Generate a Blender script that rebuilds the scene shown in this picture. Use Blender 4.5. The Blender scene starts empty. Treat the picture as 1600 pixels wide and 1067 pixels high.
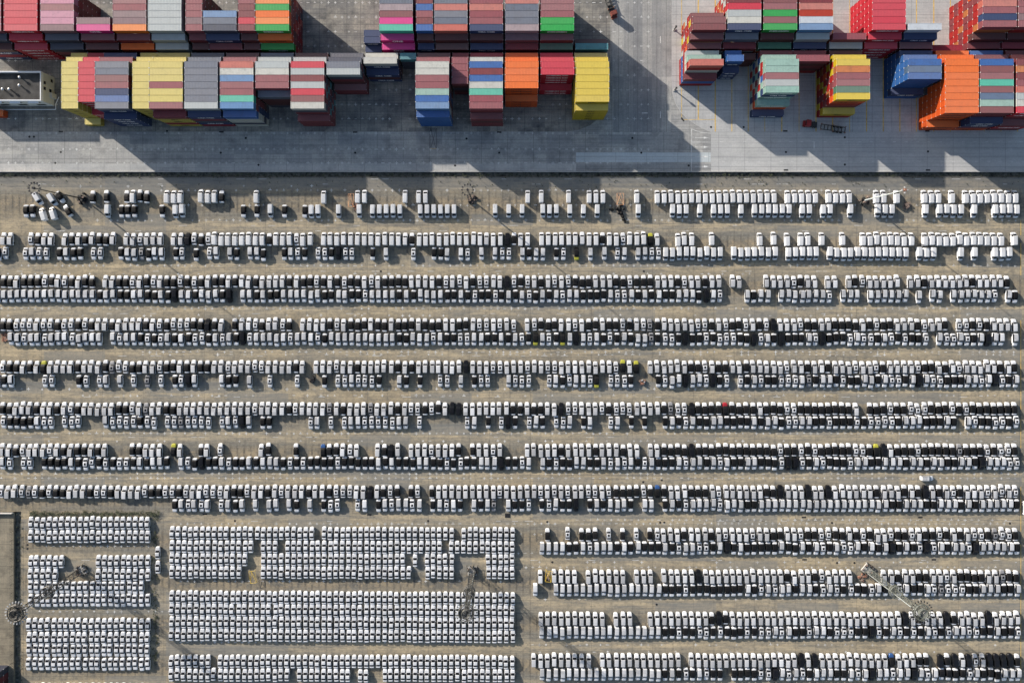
import bpy, math, random
import numpy as np
from mathutils import Vector, Matrix
random.seed(7)
R = math.radians
# ---------------------------------------------------------------- scale: 4.03 photo pixels per metre on the ground
PX = 4.03
CAMH = 250.0
def W(px, py): return ((px - 801.0) / PX, (455.0 - py) / PX)
SCN = bpy.context.scene
# ---------------------------------------------------------------- camera, straight down from a drone
cam_d = bpy.data.cameras.new('camera'); cam = bpy.data.objects.new('camera', cam_d)
SCN.collection.objects.link(cam); SCN.camera = cam
cam.location = (0, 0, CAMH); cam.rotation_euler = (0, 0, 0)
cam_d.sensor_width = 36; cam_d.lens = 36 * PX * CAMH / 1600
cam_d.shift_x = -1 / 1600; cam_d.shift_y = -78.5 / 1600
cam_d.clip_start = 1; cam_d.clip_end = 5000
# ---------------------------------------------------------------- sky and sun
SUN_EL, SUN_AZ = 17.9, 38.2
wd = bpy.data.worlds.new('World'); SCN.world = wd; wd.use_nodes = True
nt = wd.node_tree; bg = nt.nodes['Background']
sky = nt.nodes.new('ShaderNodeTexSky'); sky.sky_type = 'NISHITA'; sky.sun_disc = False
sky.sun_elevation = R(SUN_EL); sky.sun_rotation = R(-(90 - SUN_AZ)); sky.air_density = 1.0; sky.dust_density = 1.6; sky.ozone_density = 0.8
nt.links.new(sky.outputs[0], bg.inputs[0]); bg.inputs[1].default_value = 0.10
sd = bpy.data.lights.new('sun', 'SUN'); so = bpy.data.objects.new('sun', sd); SCN.collection.objects.link(so)
sd.energy = 5.0; sd.angle = R(0.6); sd.color = (1.0, 0.925, 0.83)
dv = Vector((math.cos(R(SUN_AZ)) * math.cos(R(SUN_EL)), -math.sin(R(SUN_AZ)) * math.cos(R(SUN_EL)), -math.sin(R(SUN_EL))))
so.rotation_euler = dv.to_track_quat('-Z', 'Y').to_euler(); so.location = (-100, 80, 80)
SCN.view_settings.view_transform = 'Standard'; SCN.view_settings.look = 'None'
SCN.view_settings.exposure = 0.72; SCN.view_settings.gamma = 1.0

# ================================================================ materials
def lin(c): return tuple((v / 255 / 12.92) if v / 255 <= 0.04045 else ((v / 255 + 0.055) / 1.055) ** 2.4 for v in c)
class NT:
    def __init__(s, name):
        s.m = bpy.data.materials.new(name); s.m.use_nodes = True; s.t = s.m.node_tree; s.b = s.t.nodes['Principled BSDF']
        s.pos = None
    def n(s, t, **kw):
        x = s.t.nodes.new(t)
        for k, v in kw.items(): setattr(x, k, v)
        return x
    def l(s, a, b): s.t.links.new(a, b)
    def P(s):
        if s.pos is None: s.pos = s.n('ShaderNodeNewGeometry').outputs['Position']
        return s.pos
    def inp(s, sock, v):
        if isinstance(v, bpy.types.NodeSocket): s.l(v, sock)
        elif v is not None: sock.default_value = v
    def math(s, op, a, b=None, clamp=False):
        x = s.n('ShaderNodeMath', operation=op, use_clamp=clamp); s.inp(x.inputs[0], a); s.inp(x.inputs[1], b); return x.outputs[0]
    def map(s, scale, loc=(0, 0, 0), src=None):
        x = s.n('ShaderNodeMapping'); s.l(src or s.P(), x.inputs['Vector']); x.inputs['Scale'].default_value = scale; x.inputs['Location'].default_value = loc
        return x.outputs[0]
    def noise(s, vec, scale=1.0, detail=4, rough=0.55):
        x = s.n('ShaderNodeTexNoise'); s.l(vec, x.inputs['Vector']); x.inputs['Scale'].default_value = scale
        x.inputs['Detail'].default_value = detail; x.inputs['Roughness'].default_value = rough; return x.outputs[0]
    def ramp(s, v, lo, hi, a=0.0, b=1.0):
        x = s.n('ShaderNodeMapRange'); s.inp(x.inputs[0], v)
        for i, q in enumerate((lo, hi, a, b)): x.inputs[i + 1].default_value = q
        return x.outputs[0]
    def mix(s, f, a, b, mode='MIX'):
        x = s.n('ShaderNodeMix', data_type='RGBA', blend_type=mode); s.inp(x.inputs[0], f)
        for i, v in ((6, a), (7, b)):
            if isinstance(v, tuple): v = (*v[:3], 1.0)
            s.inp(x.inputs[i], v)
        return x.outputs[2]
    def fin(s, col, rough=0.8, metal=0.0, spec=0.3):
        if isinstance(col, tuple): s.b.inputs['Base Color'].default_value = (*col[:3], 1)
        else: s.l(col, s.b.inputs['Base Color'])
        s.inp(s.b.inputs['Roughness'], rough); s.b.inputs['Metallic'].default_value = metal
        s.b.inputs['Specular IOR Level'].default_value = spec
        return s.m
def bumpit(t, h, strength, dist):
    b = t.n('ShaderNodeBump'); b.inputs['Strength'].default_value = strength; b.inputs['Distance'].default_value = dist
    t.l(h, b.inputs['Height']); t.l(b.outputs[0], t.b.inputs['Normal'])
def simple(name, c, rough=0.7, metal=0.0, spec=0.3, var=0.15, sc=0.6):
    t = NT(name); n = t.noise(t.map((1, 1, 1)), sc, 4)
    f = t.ramp(n, 0.3, 0.7, 1 - var, 1 + var)
    cc = t.n('ShaderNodeCombineColor'); [t.l(f, cc.inputs[i]) for i in range(3)]
    return t.fin(t.mix(1.0, tuple(c), cc.outputs[0], 'MULTIPLY'), rough, metal, spec)

def slab_lines(t, pw, ph, wid, ox=0.0, oy=0.0, vec=None):
    """thin joint lines between slabs pw x ph metres: 1 on a joint"""
    sx = t.n('ShaderNodeSeparateXYZ'); t.l(vec or t.P(), sx.inputs[0])
    def one(o, p, off):
        a = t.math('ADD', o, off); a = t.math('DIVIDE', a, p); a = t.math('FRACT', a); a = t.math('SUBTRACT', a, 0.5); a = t.math('ABSOLUTE', a)
        return t.math('GREATER_THAN', a, 0.5 - wid / p / 2)
    return t.math('MAXIMUM', one(sx.outputs[0], pw, ox), one(sx.outputs[1], ph, oy)), sx
def slab_tone(t, pw, ph, ox=0.0, oy=0.0):
    """a random value for each slab"""
    v = t.map((1 / pw, 1 / ph, 0), (ox / pw + 0.5, oy / ph + 0.5, 0))
    f = t.n('ShaderNodeVectorMath', operation='FLOOR'); t.l(v, f.inputs[0])
    w = t.n('ShaderNodeTexWhiteNoise', noise_dimensions='2D'); t.l(f.outputs[0], w.inputs['Vector']); return w.outputs[0]

def lot_material():
    t = NT('sandy_concrete')
    warp = t.noise(t.map((0.05, 0.12, 1)), 1.0, 5, 0.6)
    big = t.noise(t.map((0.012, 0.03, 1), (3, 1, 0)), 1.0, 4)
    c = t.mix(t.ramp(warp, 0.36, 0.64), (0.215, 0.18, 0.125), (0.38, 0.305, 0.195))
    c = t.mix(t.ramp(big, 0.40, 0.60, 0.0, 0.75), c, (0.225, 0.222, 0.20))
    tone = slab_tone(t, 7.9, 8.12, 1.0, 3.0)
    j, sx = slab_lines(t, 7.9, 8.12, 0.12, 1.0, 3.0)
    c = t.mix(t.ramp(tone, 0, 1, 0.0, 0.45), c, (0.40, 0.335, 0.225))
    tone2 = slab_tone(t, 31.6, 16.24, 9.0, 3.0)
    c = t.mix(t.ramp(tone2, 0.35, 0.9, 0.0, 0.65), c, (0.225, 0.218, 0.195))
    # lanes between the rows of cars (period 16.25 m): swept pale in the middle, bays darker from stains and painted-in shade
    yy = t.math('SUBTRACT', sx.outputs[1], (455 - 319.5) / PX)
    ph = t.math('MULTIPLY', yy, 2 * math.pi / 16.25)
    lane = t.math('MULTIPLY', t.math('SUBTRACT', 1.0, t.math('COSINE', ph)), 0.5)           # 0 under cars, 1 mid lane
    wob = t.noise(t.map((0.07, 0.6, 1), (9, 4, 0)), 1.0, 5, 0.65)
    c = t.mix(t.math('MULTIPLY', t.ramp(wob, 0.38, 0.60, 0, 0.85), t.ramp(lane, 0.55, 1.0, 0, 1.0)), c, (0.54, 0.435, 0.28))
    edge = t.math('MULTIPLY', t.ramp(lane, 0.35, 0.62), t.ramp(lane, 0.62, 0.92, 1.0, 0.0))
    n5 = t.noise(t.map((0.12, 0.9, 1), (5, 9, 0)), 1.0, 5, 0.7)
    c = t.mix(t.math('MULTIPLY', edge, t.ramp(n5, 0.42, 0.6, 0, 0.6)), c, (0.13, 0.125, 0.11))
    # each empty bay: a pale tan middle with dark drip bands between
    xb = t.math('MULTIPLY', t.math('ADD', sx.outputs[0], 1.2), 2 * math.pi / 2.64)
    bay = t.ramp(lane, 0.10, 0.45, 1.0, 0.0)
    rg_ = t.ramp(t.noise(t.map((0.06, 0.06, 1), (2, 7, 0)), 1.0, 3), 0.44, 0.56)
    c = t.mix(t.math('MULTIPLY', bay, 0.72), c, (0.105, 0.10, 0.09))  # bay ground darkened for grime and to keep the shade there deep
    rb_ = t.ramp(t.noise(t.map((0.30, 0.42, 1), (12, 7, 0)), 1.0, 3, 0.6), 0.47, 0.56)
    c = t.mix(t.math('MULTIPLY', t.math('MULTIPLY', bay, t.math('MAXIMUM', rg_, rb_)), 0.8), c, (0.33, 0.265, 0.175))
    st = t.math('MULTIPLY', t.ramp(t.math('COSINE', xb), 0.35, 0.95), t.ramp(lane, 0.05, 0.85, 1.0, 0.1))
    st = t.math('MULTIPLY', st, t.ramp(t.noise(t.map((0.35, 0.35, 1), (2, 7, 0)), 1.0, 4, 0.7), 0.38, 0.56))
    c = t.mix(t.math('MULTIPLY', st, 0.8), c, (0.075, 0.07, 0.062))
    gr0 = t.noise(t.map((0.22, 0.30, 1), (15, 2, 0)), 1.0, 7, 0.75)
    c = t.mix(t.ramp(gr0, 0.50, 0.66, 0.0, 0.55), c, (0.135, 0.13, 0.115))
    gr = t.noise(t.map((0.8, 0.9, 1), (5, 2, 0)), 1.0, 7, 0.78)
    c = t.mix(t.ramp(gr, 0.49, 0.68, 0.0, 0.72), c, (0.10, 0.095, 0.082))
    gr3 = t.noise(t.map((1.6, 1.6, 1), (7, 1, 0)), 1.0, 5, 0.75)
    c = t.mix(t.ramp(gr3, 0.52, 0.72, 0.0, 0.5), c, (0.42, 0.40, 0.34))
    gr2 = t.noise(t.map((0.25, 1.6, 1), (1, 8, 0)), 1.0, 5, 0.7)
    c = t.mix(t.ramp(gr2, 0.53, 0.72, 0.0, 0.6), c, (0.13, 0.127, 0.118))
    ruts = t.noise(t.map((0.012, 2.6, 1), (3, 5, 0)), 1.0, 3, 0.6)
    c = t.mix(t.math('MULTIPLY', t.ramp(ruts, 0.50, 0.64, 0, 0.5), t.ramp(lane, 0.45, 0.8)), c, (0.15, 0.14, 0.12))
    c = t.mix(t.math('MULTIPLY', j, 0.5), c, (0.07, 0.065, 0.058))
    # grey strip beside the drainage channel: shade of the stacks painted into the paving
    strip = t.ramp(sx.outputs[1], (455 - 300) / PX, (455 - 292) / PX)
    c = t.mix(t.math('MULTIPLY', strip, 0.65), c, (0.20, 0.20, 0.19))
    late = slab_tone(t, 23.7, 8.12, 4.0, 3.0)
    c = t.mix(t.math('MULTIPLY', t.ramp(late, 0.80, 0.82), t.ramp(lane, 0.4, 0.5, 0, 0.45)), c, (0.19, 0.195, 0.19))
    blot = t.noise(t.map((0.10, 0.45, 1), (31, 5, 0)), 1.0, 8, 0.8)
    c = t.mix(t.ramp(blot, 0.55, 0.66, 0, 0.6), c, (0.11, 0.108, 0.10))
    return t.fin(c, 0.92, 0, 0.2)
def yard_material(name, a, b, dark, pw, ph, seed, stain=0.6, streak=True, tone_amt=0.35):
    t = NT(name)
    n1 = t.noise(t.map((0.03, 0.10, 1), (seed, seed * 2, 0)), 1.0, 5, 0.6)
    c = t.mix(t.ramp(n1, 0.35, 0.65), a, b)
    tone = slab_tone(t, pw, ph, seed, seed)
    c = t.mix(t.ramp(tone, 0, 1, 0.0, tone_amt), c, dark)
    j, sx = slab_lines(t, pw, ph, 0.12, seed, seed)
    if streak:
        n2 = t.noise(t.map((1.1, 0.10, 1), (seed, 3, 0)), 1.0, 4, 0.6)
        c = t.mix(t.ramp(n2, 0.45, 0.75, 0, 0.5), c, dark)
    n6 = t.noise(t.map((0.018, 1.3, 1), (seed, 9, 0)), 1.0, 4, 0.6)
    c = t.mix(t.ramp(n6, 0.48, 0.66, 0, 0.4 if ph < 50 else 0), c, tuple(v * 0.75 for v in dark))
    n7 = t.noise(t.map((0.5, 0.5, 1), (seed + 20, 9, 0)), 1.0, 6, 0.75)
    c = t.mix(t.ramp(n7, 0.54, 0.72, 0, 0.35), c, tuple(min(.6, v * 1.25) for v in b))
    n3 = t.noise(t.map((0.16, 0.20, 1), (4, seed, 0)), 1.0, 6, 0.7)
    c = t.mix(t.ramp(n3, 0.48, 0.72, 0, stain), c, tuple(v * 0.55 for v in dark))
    n4 = t.noise(t.map((1.5, 1.5, 1), (4, seed, 0)), 1.0, 5, 0.75)
    c = t.mix(t.ramp(n4, 0.48, 0.72, 0, 0.5), c, tuple(v * 0.7 for v in dark))
    c = t.mix(t.math('MULTIPLY', j, 0.7), c, tuple(v * 0.4 for v in dark))
    return t.fin(c, 0.9, 0, 0.25)

M = {}
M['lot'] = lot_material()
M['yard'] = yard_material('grey_concrete', (0.38, 0.375, 0.35), (0.52, 0.50, 0.455), (0.25, 0.255, 0.26), 10.1, 3.8, 2.0, 0.7, True, 0.75)
M['yard_d'] = yard_material('stained_concrete', (0.21, 0.207, 0.195), (0.42, 0.385, 0.32), (0.13, 0.132, 0.138), 5.3, 4.2, 6.0, 0.95, True, 0.6)
M['yard_v'] = yard_material('strip_concrete', (0.34, 0.34, 0.325), (0.47, 0.455, 0.42), (0.18, 0.187, 0.20), 3.7, 60, 7.0, 0.4, True, 0.75)
M['yard_s'] = yard_material('edge_concrete', (0.43, 0.43, 0.41), (0.56, 0.54, 0.50), (0.34, 0.345, 0.35), 10.1, 9, 17.0, 0.5, True, 0.4)
M['yard_e'] = yard_material('pale_concrete', (0.43, 0.43, 0.42), (0.52, 0.515, 0.50), (0.34, 0.345, 0.35), 7.6, 5.9, 5.0, 0.3, True, 0.3)
M['patch'] = yard_material('new_concrete', (0.48, 0.54, 0.56), (0.55, 0.58, 0.58), (0.42, 0.45, 0.46), 12, 4, 8.0, 0.25)
M['road_e'] = yard_material('road_concrete', (0.44, 0.44, 0.425), (0.51, 0.505, 0.49), (0.36, 0.365, 0.37), 10.1, 3.7, 11.0, 0.3, False, 0.35)
M['apron'] = yard_material('apron_concrete', (0.23, 0.205, 0.155), (0.32, 0.275, 0.20), (0.16, 0.145, 0.115), 6, 8.5, 13.0, 0.8)
M['earth'] = simple('wet_earth', (0.10, 0.10, 0.085), 0.95, var=0.7, sc=0.9)
M['mark'] = simple('worn_white_marking', (0.62, 0.62, 0.60), 0.8, var=0.35, sc=0.8)
M['ymark'] = simple('worn_yellow_marking', (0.60, 0.40, 0.10), 0.8, var=0.35, sc=0.7)
M['hole'] = simple('cast_iron', (0.018, 0.018, 0.02), 0.6)
M['kerb'] = simple('kerb_concrete', (0.45, 0.44, 0.42), 0.9)
M['steel'] = simple('galvanised_steel', (0.13, 0.14, 0.125), 0.55, 0.2, 0.4)
M['weath'] = simple('weathered_steel', (0.075, 0.075, 0.07), 0.6, 0.1, 0.4)
M['dsteel'] = simple('dark_steel', (0.05, 0.048, 0.045), 0.5, 0.3, 0.5)
M['lsteel'] = simple('pale_grey_paint', (0.50, 0.54, 0.54), 0.5)
M['lamp'] = simple('lamp_housing', (0.42, 0.42, 0.42), 0.4)
M['dlamp'] = simple('dark_lamp_housing', (0.03, 0.03, 0.035), 0.4)
M['rust'] = simple('rusty_frame', (0.26, 0.13, 0.09), 0.8, var=0.3, sc=3)
M['orangebar'] = simple('faded_orange_paint', (0.62, 0.33, 0.18), 0.7)
M['yellowbar'] = simple('yellow_paint', (0.65, 0.45, 0.06), 0.6)
M['tarp'] = simple('black_tarpaulin', (0.008, 0.008, 0.009), 0.55)
M['debris'] = simple('mixed_debris', (0.20, 0.15, 0.125), 0.9, var=0.6, sc=3)
M['bwall'] = simple('cream_render', (0.56, 0.55, 0.51), 0.85, var=0.05)
M['roof'] = simple('dark_roof_felt', (0.058, 0.056, 0.054), 0.95, var=0.45, sc=0.35)
M['wtrim'] = simple('white_trim', (0.74, 0.75, 0.78), 0.7, var=0.04)
M['bglass'] = simple('dark_window_glass', (0.02, 0.022, 0.028), 0.12, 0, 0.6)
M['vent'] = simple('silver_vent', (0.62, 0.63, 0.65), 0.3, 0.5, 0.5)
M['leaf'] = simple('weed_leaves', (0.075, 0.083, 0.05), 0.8, var=0.4, sc=2)
M['tyre'] = simple('tyre_rubber', (0.02, 0.02, 0.02), 0.9)

def car_paint(name, c, rough=0.28, var=0.06, spec=0.5, coat=0.0):
    t = NT(name); n = t.noise(t.map((0.45, 0.25, 0)), 1.0, 1)
    w = t.n('ShaderNodeTexWhiteNoise', noise_dimensions='3D')
    f = t.n('ShaderNodeVectorMath', operation='FLOOR'); t.l(t.map((1 / 2.64, 1 / 5.6, 0), (0.5, 0.3, 0)), f.inputs[0]); t.l(f.outputs[0], w.inputs['Vector'])
    g = t.ramp(w.outputs[0], 0, 1, 1 - var, 1 + var * 0.4)
    cc = t.n('ShaderNodeCombineColor'); [t.l(g, cc.inputs[i]) for i in range(3)]
    m = t.fin(t.mix(1.0, tuple(c), cc.outputs[0], 'MULTIPLY'), rough, 0.0, spec)
    return m
M['white'] = car_paint('white_paint', (0.64, 0.65, 0.67), 0.3, 0.16)
M['vanroof'] = car_paint('white_van_roof', (0.60, 0.605, 0.615), 0.45, 0.14)
M['film'] = car_paint('white_roof_film', (0.50, 0.505, 0.52), 0.5, 0.30)
M['black'] = car_paint('black_cover_film', (0.010, 0.010, 0.011), 0.6, 0.3, 0.15)
M['blackp'] = car_paint('black_paint', (0.009, 0.009, 0.011), 0.3, 0.2, 0.3)
M['glass'] = car_paint('car_glass', (0.008, 0.009, 0.011), 0.25, 0.1, 0.15)
M['grey'] = car_paint('grey_film', (0.24, 0.24, 0.25), 0.5)
M['yellow'] = car_paint('acid_yellow_paint', (0.38, 0.37, 0.05))
M['red'] = car_paint('red_paint', (0.30, 0.02, 0.03))
M['blue'] = car_paint('blue_paint', (0.03, 0.08, 0.22))
M['trim'] = car_paint('car_trim', (0.03, 0.03, 0.03), 0.6)

# container colours, photo look of a sunlit top in sRGB
PAL = {
 'R': ('bright red', (214, 72, 88)), 'r': ('crimson', (160, 45, 62)), 'M': ('maroon', (136, 66, 72)), 'm': ('rose brown', (158, 88, 96)),
 'S': ('salmon', (208, 118, 106)), 'P': ('pale pink', (214, 140, 168)), 'H': ('hot pink', (226, 80, 150)), 'O': ('orange', (245, 124, 62)),
 'o': ('light orange', (246, 150, 90)), 'Y': ('yellow', (224, 206, 124)), 'y': ('dull yellow', (206, 190, 112)), 'G': ('green', (60, 168, 88)),
 'g': ('dark green', (84, 128, 108)), 'A': ('aqua', (100, 196, 172)), 'a': ('pale mint', (160, 196, 184)), 'B': ('blue', (62, 110, 178)),
 'b': ('light blue', (98, 146, 196)), 'N': ('navy', (62, 76, 112)), 'n': ('dark slate', (82, 86, 102)), 'L': ('slate grey', (112, 120, 136)),
 'W': ('white', (212, 222, 232)), 'w': ('cream', (212, 212, 204)), 'C': ('light grey', (190, 196, 196)), 'c': ('pinkish grey', (176, 158, 162)),
 'q': ('mauve brown', (140, 108, 114)), 'T': ('teal', (92, 150, 160)), 'D': ('dark brown', (104, 62, 62)), 't': ('tan orange', (212, 132, 84)),
 'e': ('steel blue', (92, 118, 150)), 'K': ('golden yellow', (228, 202, 88)), 'J': ('vermilion', (184, 62, 44)), 'E': ('emerald', (52, 172, 84))}
CM = {}; CS = {}
for k, (nm, c) in PAL.items():
    t = NT('container_' + nm.replace(' ', '_')); l = tuple(v * 0.80 for v in lin(c))
    n = t.noise(t.map((0.5, 0.5, 0.5)), 1.0, 5, 0.7)
    uniq = k in 'RHOYKCAGENo'
    cc = t.mix(t.ramp(n, 0.48, 0.74, 0, 0.28 if uniq else 0.6), l, tuple(v * 0.5 + 0.02 for v in l))
    oi = t.n('ShaderNodeObjectInfo')
    cc = t.mix(t.ramp(oi.outputs['Random'], 0, 1, 0, 0.10 if uniq else 0.24), cc, (0.42, 0.38, 0.36))
    n2 = t.noise(t.map((3, 0.35, 3)), 1.0, 3, 0.6)
    cc = t.mix(t.ramp(n2, 0.55, 0.8, 0, 0.12 if uniq else 0.3), cc, tuple(v * 0.7 + 0.08 for v in l))
    n3 = t.noise(t.map((0.9, 0.9, 0.9), (7, 3, 0)), 1.0, 6, 0.8)
    cc = t.mix(t.ramp(n3, 0.60, 0.68, 0, 0.15 if uniq else 0.55), cc, (0.12, 0.075, 0.055))
    CM[k] = t.fin(cc, 0.62, 0, 0.3)
    ls = [v * (0.42 if k in 'RJOKYHEGto' else 0.55) for v in l]; mn = sum(ls) / 3; ls = tuple(max(0.006, mn + (v - mn) * (1.3 if uniq or k in 'J' else 1.08)) for v in ls)  # sides darkened in colour to offset the low sun and deepen shade
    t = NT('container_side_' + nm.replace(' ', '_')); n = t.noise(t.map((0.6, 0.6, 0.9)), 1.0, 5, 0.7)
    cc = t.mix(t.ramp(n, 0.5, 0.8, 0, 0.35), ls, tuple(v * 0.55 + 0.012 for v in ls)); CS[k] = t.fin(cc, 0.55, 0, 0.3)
M['casting'] = simple('corner_casting_paint', (0.55, 0.55, 0.54), 0.6, var=0.5, sc=1)
M['letter'] = simple('white_lettering', (0.75, 0.75, 0.75), 0.6)
M['letterb'] = simple('black_lettering', (0.02, 0.02, 0.02), 0.6)

# ================================================================ mesh tools
COL = SCN.collection
class MB:
    def __init__(s): s.v = []; s.f = []; s.m = []; s.mats = []
    def mi(s, m):
        if m not in s.mats: s.mats.append(m)
        return s.mats.index(m)
    def box(s, x0, x1, y0, y1, z0, z1, m, rot=None, org=(0, 0, 0), bottom=True):
        i = len(s.v)
        p = [(x0, y0, z0), (x1, y0, z0), (x1, y1, z0), (x0, y1, z0), (x0, y0, z1), (x1, y0, z1), (x1, y1, z1), (x0, y1, z1)]
        if rot is not None: p = [tuple(rot @ Vector(q) + Vector(org)) for q in p]
        s.v += p; k = s.mi(m)
        F = [(4, 5, 6, 7), (0, 1, 5, 4), (1, 2, 6, 5), (2, 3, 7, 6), (3, 0, 4, 7)]
        if bottom: F.append((3, 2, 1, 0))
        for f in F: s.f.append(tuple(i + q for q in f)); s.m.append(k)
    def bar(s, a, b, r, m, n=4, r2=None):
        a = Vector(a); b = Vector(b); d = b - a
        if d.length < 1e-6: return
        d.normalize(); u = d.orthogonal().normalized(); w = d.cross(u); i = len(s.v); r2 = r if r2 is None else r2
        for q, rr in ((a, r), (b, r2)):
            for k in range(n):
                t = 2 * math.pi * (k + 0.5) / n; s.v.append(tuple(q + (u * math.cos(t) + w * math.sin(t)) * rr))
        k0 = s.mi(m)
        for k in range(n):
            s.f.append((i + k, i + (k + 1) % n, i + n + (k + 1) % n, i + n + k)); s.m.append(k0)
        s.f.append(tuple(i + k for k in reversed(range(n)))); s.f.append(tuple(i + n + k for k in range(n))); s.m += [k0, k0]
    def poly(s, pts, m):
        i = len(s.v); s.v += [tuple(p) for p in pts]; s.f.append(tuple(range(i, i + len(pts)))); s.m.append(s.mi(m))
    def prism(s, pts, z0, z1, m):
        n = len(pts); i = len(s.v); s.v += [(x, y, z1) for x, y in pts] + [(x, y, z0) for x, y in pts]; k = s.mi(m)
        s.f.append(tuple(range(i, i + n))); s.m.append(k)
        for q in range(n):
            s.f.append((i + n + q, i + n + (q + 1) % n, i + (q + 1) % n, i + q)); s.m.append(k)
    def ring(s, c, rad, tube, m, n=24):
        pts = [Vector((c[0] + rad * math.cos(2 * math.pi * k / n), c[1] + rad * math.sin(2 * math.pi * k / n), c[2])) for k in range(n)]
        for k in range(n): s.bar(pts[k], pts[(k + 1) % n], tube, m, 4)
    def mesh(s, name):
        me = bpy.data.meshes.new(name); me.from_pydata(s.v, [], s.f)
        for m in s.mats: me.materials.append(m)
        me.polygons.foreach_set('material_index', s.m); me.update(); return me
    def obj(s, name, parent=None):
        o = bpy.data.objects.new(name, s.mesh(name)); COL.objects.link(o)
        if parent: o.parent = parent
        return o
def tag(o, label=None, cat=None, group=None, kind=None):
    if label: o['label'] = label
    if cat: o['category'] = cat
    if group: o['group'] = group
    if kind: o['kind'] = kind
    return o
def empty(name, loc, rz=0.0):
    o = bpy.data.objects.new(name, None); COL.objects.link(o); o.location = loc; o.rotation_euler = (0, 0, rz); o.empty_display_size = 0.5; return o

# ================================================================ ground
def rect(x0, x1, y0, y1):   # photo pixels, y0 above y1
    a = W(x0, y1); b = W(x1, y0); return [(a[0], a[1]), (b[0], a[1]), (b[0], b[1]), (a[0], b[1])]
b = MB(); b.poly([(-2500, -2500, -0.75), (2500, -2500, -0.75), (2500, 2500, -0.75), (-2500, 2500, -0.75)], M['earth']); tag(b.obj('ground'), kind='structure')
FAR = 2600
b = MB(); b.prism(rect(-FAR, 4200, -FAR, 269), -0.74, 0.0, M['yard']); tag(b.obj('container_yard_paving'), kind='structure')
b = MB()
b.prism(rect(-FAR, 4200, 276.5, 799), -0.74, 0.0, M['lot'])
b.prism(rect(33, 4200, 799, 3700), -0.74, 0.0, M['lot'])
tag(b.obj('car_park_paving'), kind='structure')
b = MB(); b.prism(rect(-FAR, 21.5, 801, 3700), -0.74, 0.02, M['apron']); tag(b.obj('apron_paving'), kind='structure')
# lighter yard to the east with a curved corner
pts = [W(4200, 206.5), W(1111, 206.5)]
pts += [W(*p) for p in ((1098, 201), (1086, 194), (1074, 186), (1064, 176), (1056, 163), (1051, 148), (1049.5, 130), (1049.5, -FAR), (4200, -FAR))]
b = MB(); b.poly([(x, y, 0.01) for x, y in reversed(pts)], M['yard_e']); tag(b.obj('east_yard_paving'), kind='structure')
b = MB(); b.poly([(x, y, 0.011) for x, y in rect(1111, 4200, 206.8, 268.9)], M['road_e']); tag(b.obj('yard_road'), kind='structure')
b = MB(); b.poly([(x, y, 0.012) for x, y in rect(900, 1110.5, 238.5, 253.7)], M['patch']); tag(b.obj('road_patch'), kind='structure')
b = MB(); b.poly([(*W(px, py), 0.006) for px, py in ((-FAR, 206), (885, 206), (905, 203), (922, 196), (936, 185), (946, 170), (952, 150), (954, 130), (954, -FAR), (-FAR, -FAR))], M['yard_d']); tag(b.obj('stacking_ground'), kind='structure')
b = MB(); b.poly([(x, y, 0.008) for x, y in rect(957, 1049, -FAR, 207)], M['yard_v']); tag(b.obj('aisle_paving'), kind='structure')
b = MB(); b.poly([(x, y, 0.009) for x, y in rect(-FAR, 900, 256, 268.8)], M['yard_s']); tag(b.obj('road_edge_paving'), kind='structure')
# kerb strip along the curved corner
b = MB()
cv = [W(*p) for p in ((1049.5, 120), (1049.5, 130), (1051, 148), (1056, 163), (1064, 176), (1074, 186), (1086, 194), (1098, 201), (1111, 206.5))]
for p, q in zip(cv, cv[1:]):
    d = Vector((q[0] - p[0], q[1] - p[1])); n = Vector((-d.y, d.x)).normalized() * 0.10
    b.prism([(p[0] - n.x, p[1] - n.y), (q[0] - n.x, q[1] - n.y), (q[0] + n.x, q[1] + n.y), (p[0] + n.x, p[1] + n.y)][::1], 0.0, 0.03, M['kerb'])
tag(b.obj('yard_kerb'), kind='structure')
# white markings
mk = MB()
ZM = 0.016
def mrect(cx, cy, w, h, m=None, z=ZM, rot=0.0):
    c, s_ = math.cos(rot), math.sin(rot)
    mk.poly([(cx + x * c - y * s_, cy + x * s_ + y * c, z) for x, y in ((-w / 2, -h / 2), (w / 2, -h / 2), (w / 2, h / 2), (-w / 2, h / 2))], m or M['mark'])
def cross(px, py, s=0.85, t=0.11, kind='+'):
    x, y = W(px, py)
    if kind in '+-T': mrect(x, y, s, t)
    if kind == '+': mrect(x, y + s / 4 + t / 4, t, s / 2 - t / 2); mrect(x, y - s / 4 - t / 4, t, s / 2 - t / 2)
    elif kind == 'T': mrect(x, y + s / 4 + t / 2, t, s / 2)
for yy in (4.7, 27.3, 50, 72.6, 95, 118, 141, 163.5, 186, 208.5, 233.5, 255):
    x = 3.0
    while x < 1018:
        if random.random() < 0.83: cross(x, yy, random.uniform(0.8, 1.35), random.choice((0.10, 0.14, 0.19)), random.choice('+++T-'))
        x += 10.63
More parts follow.
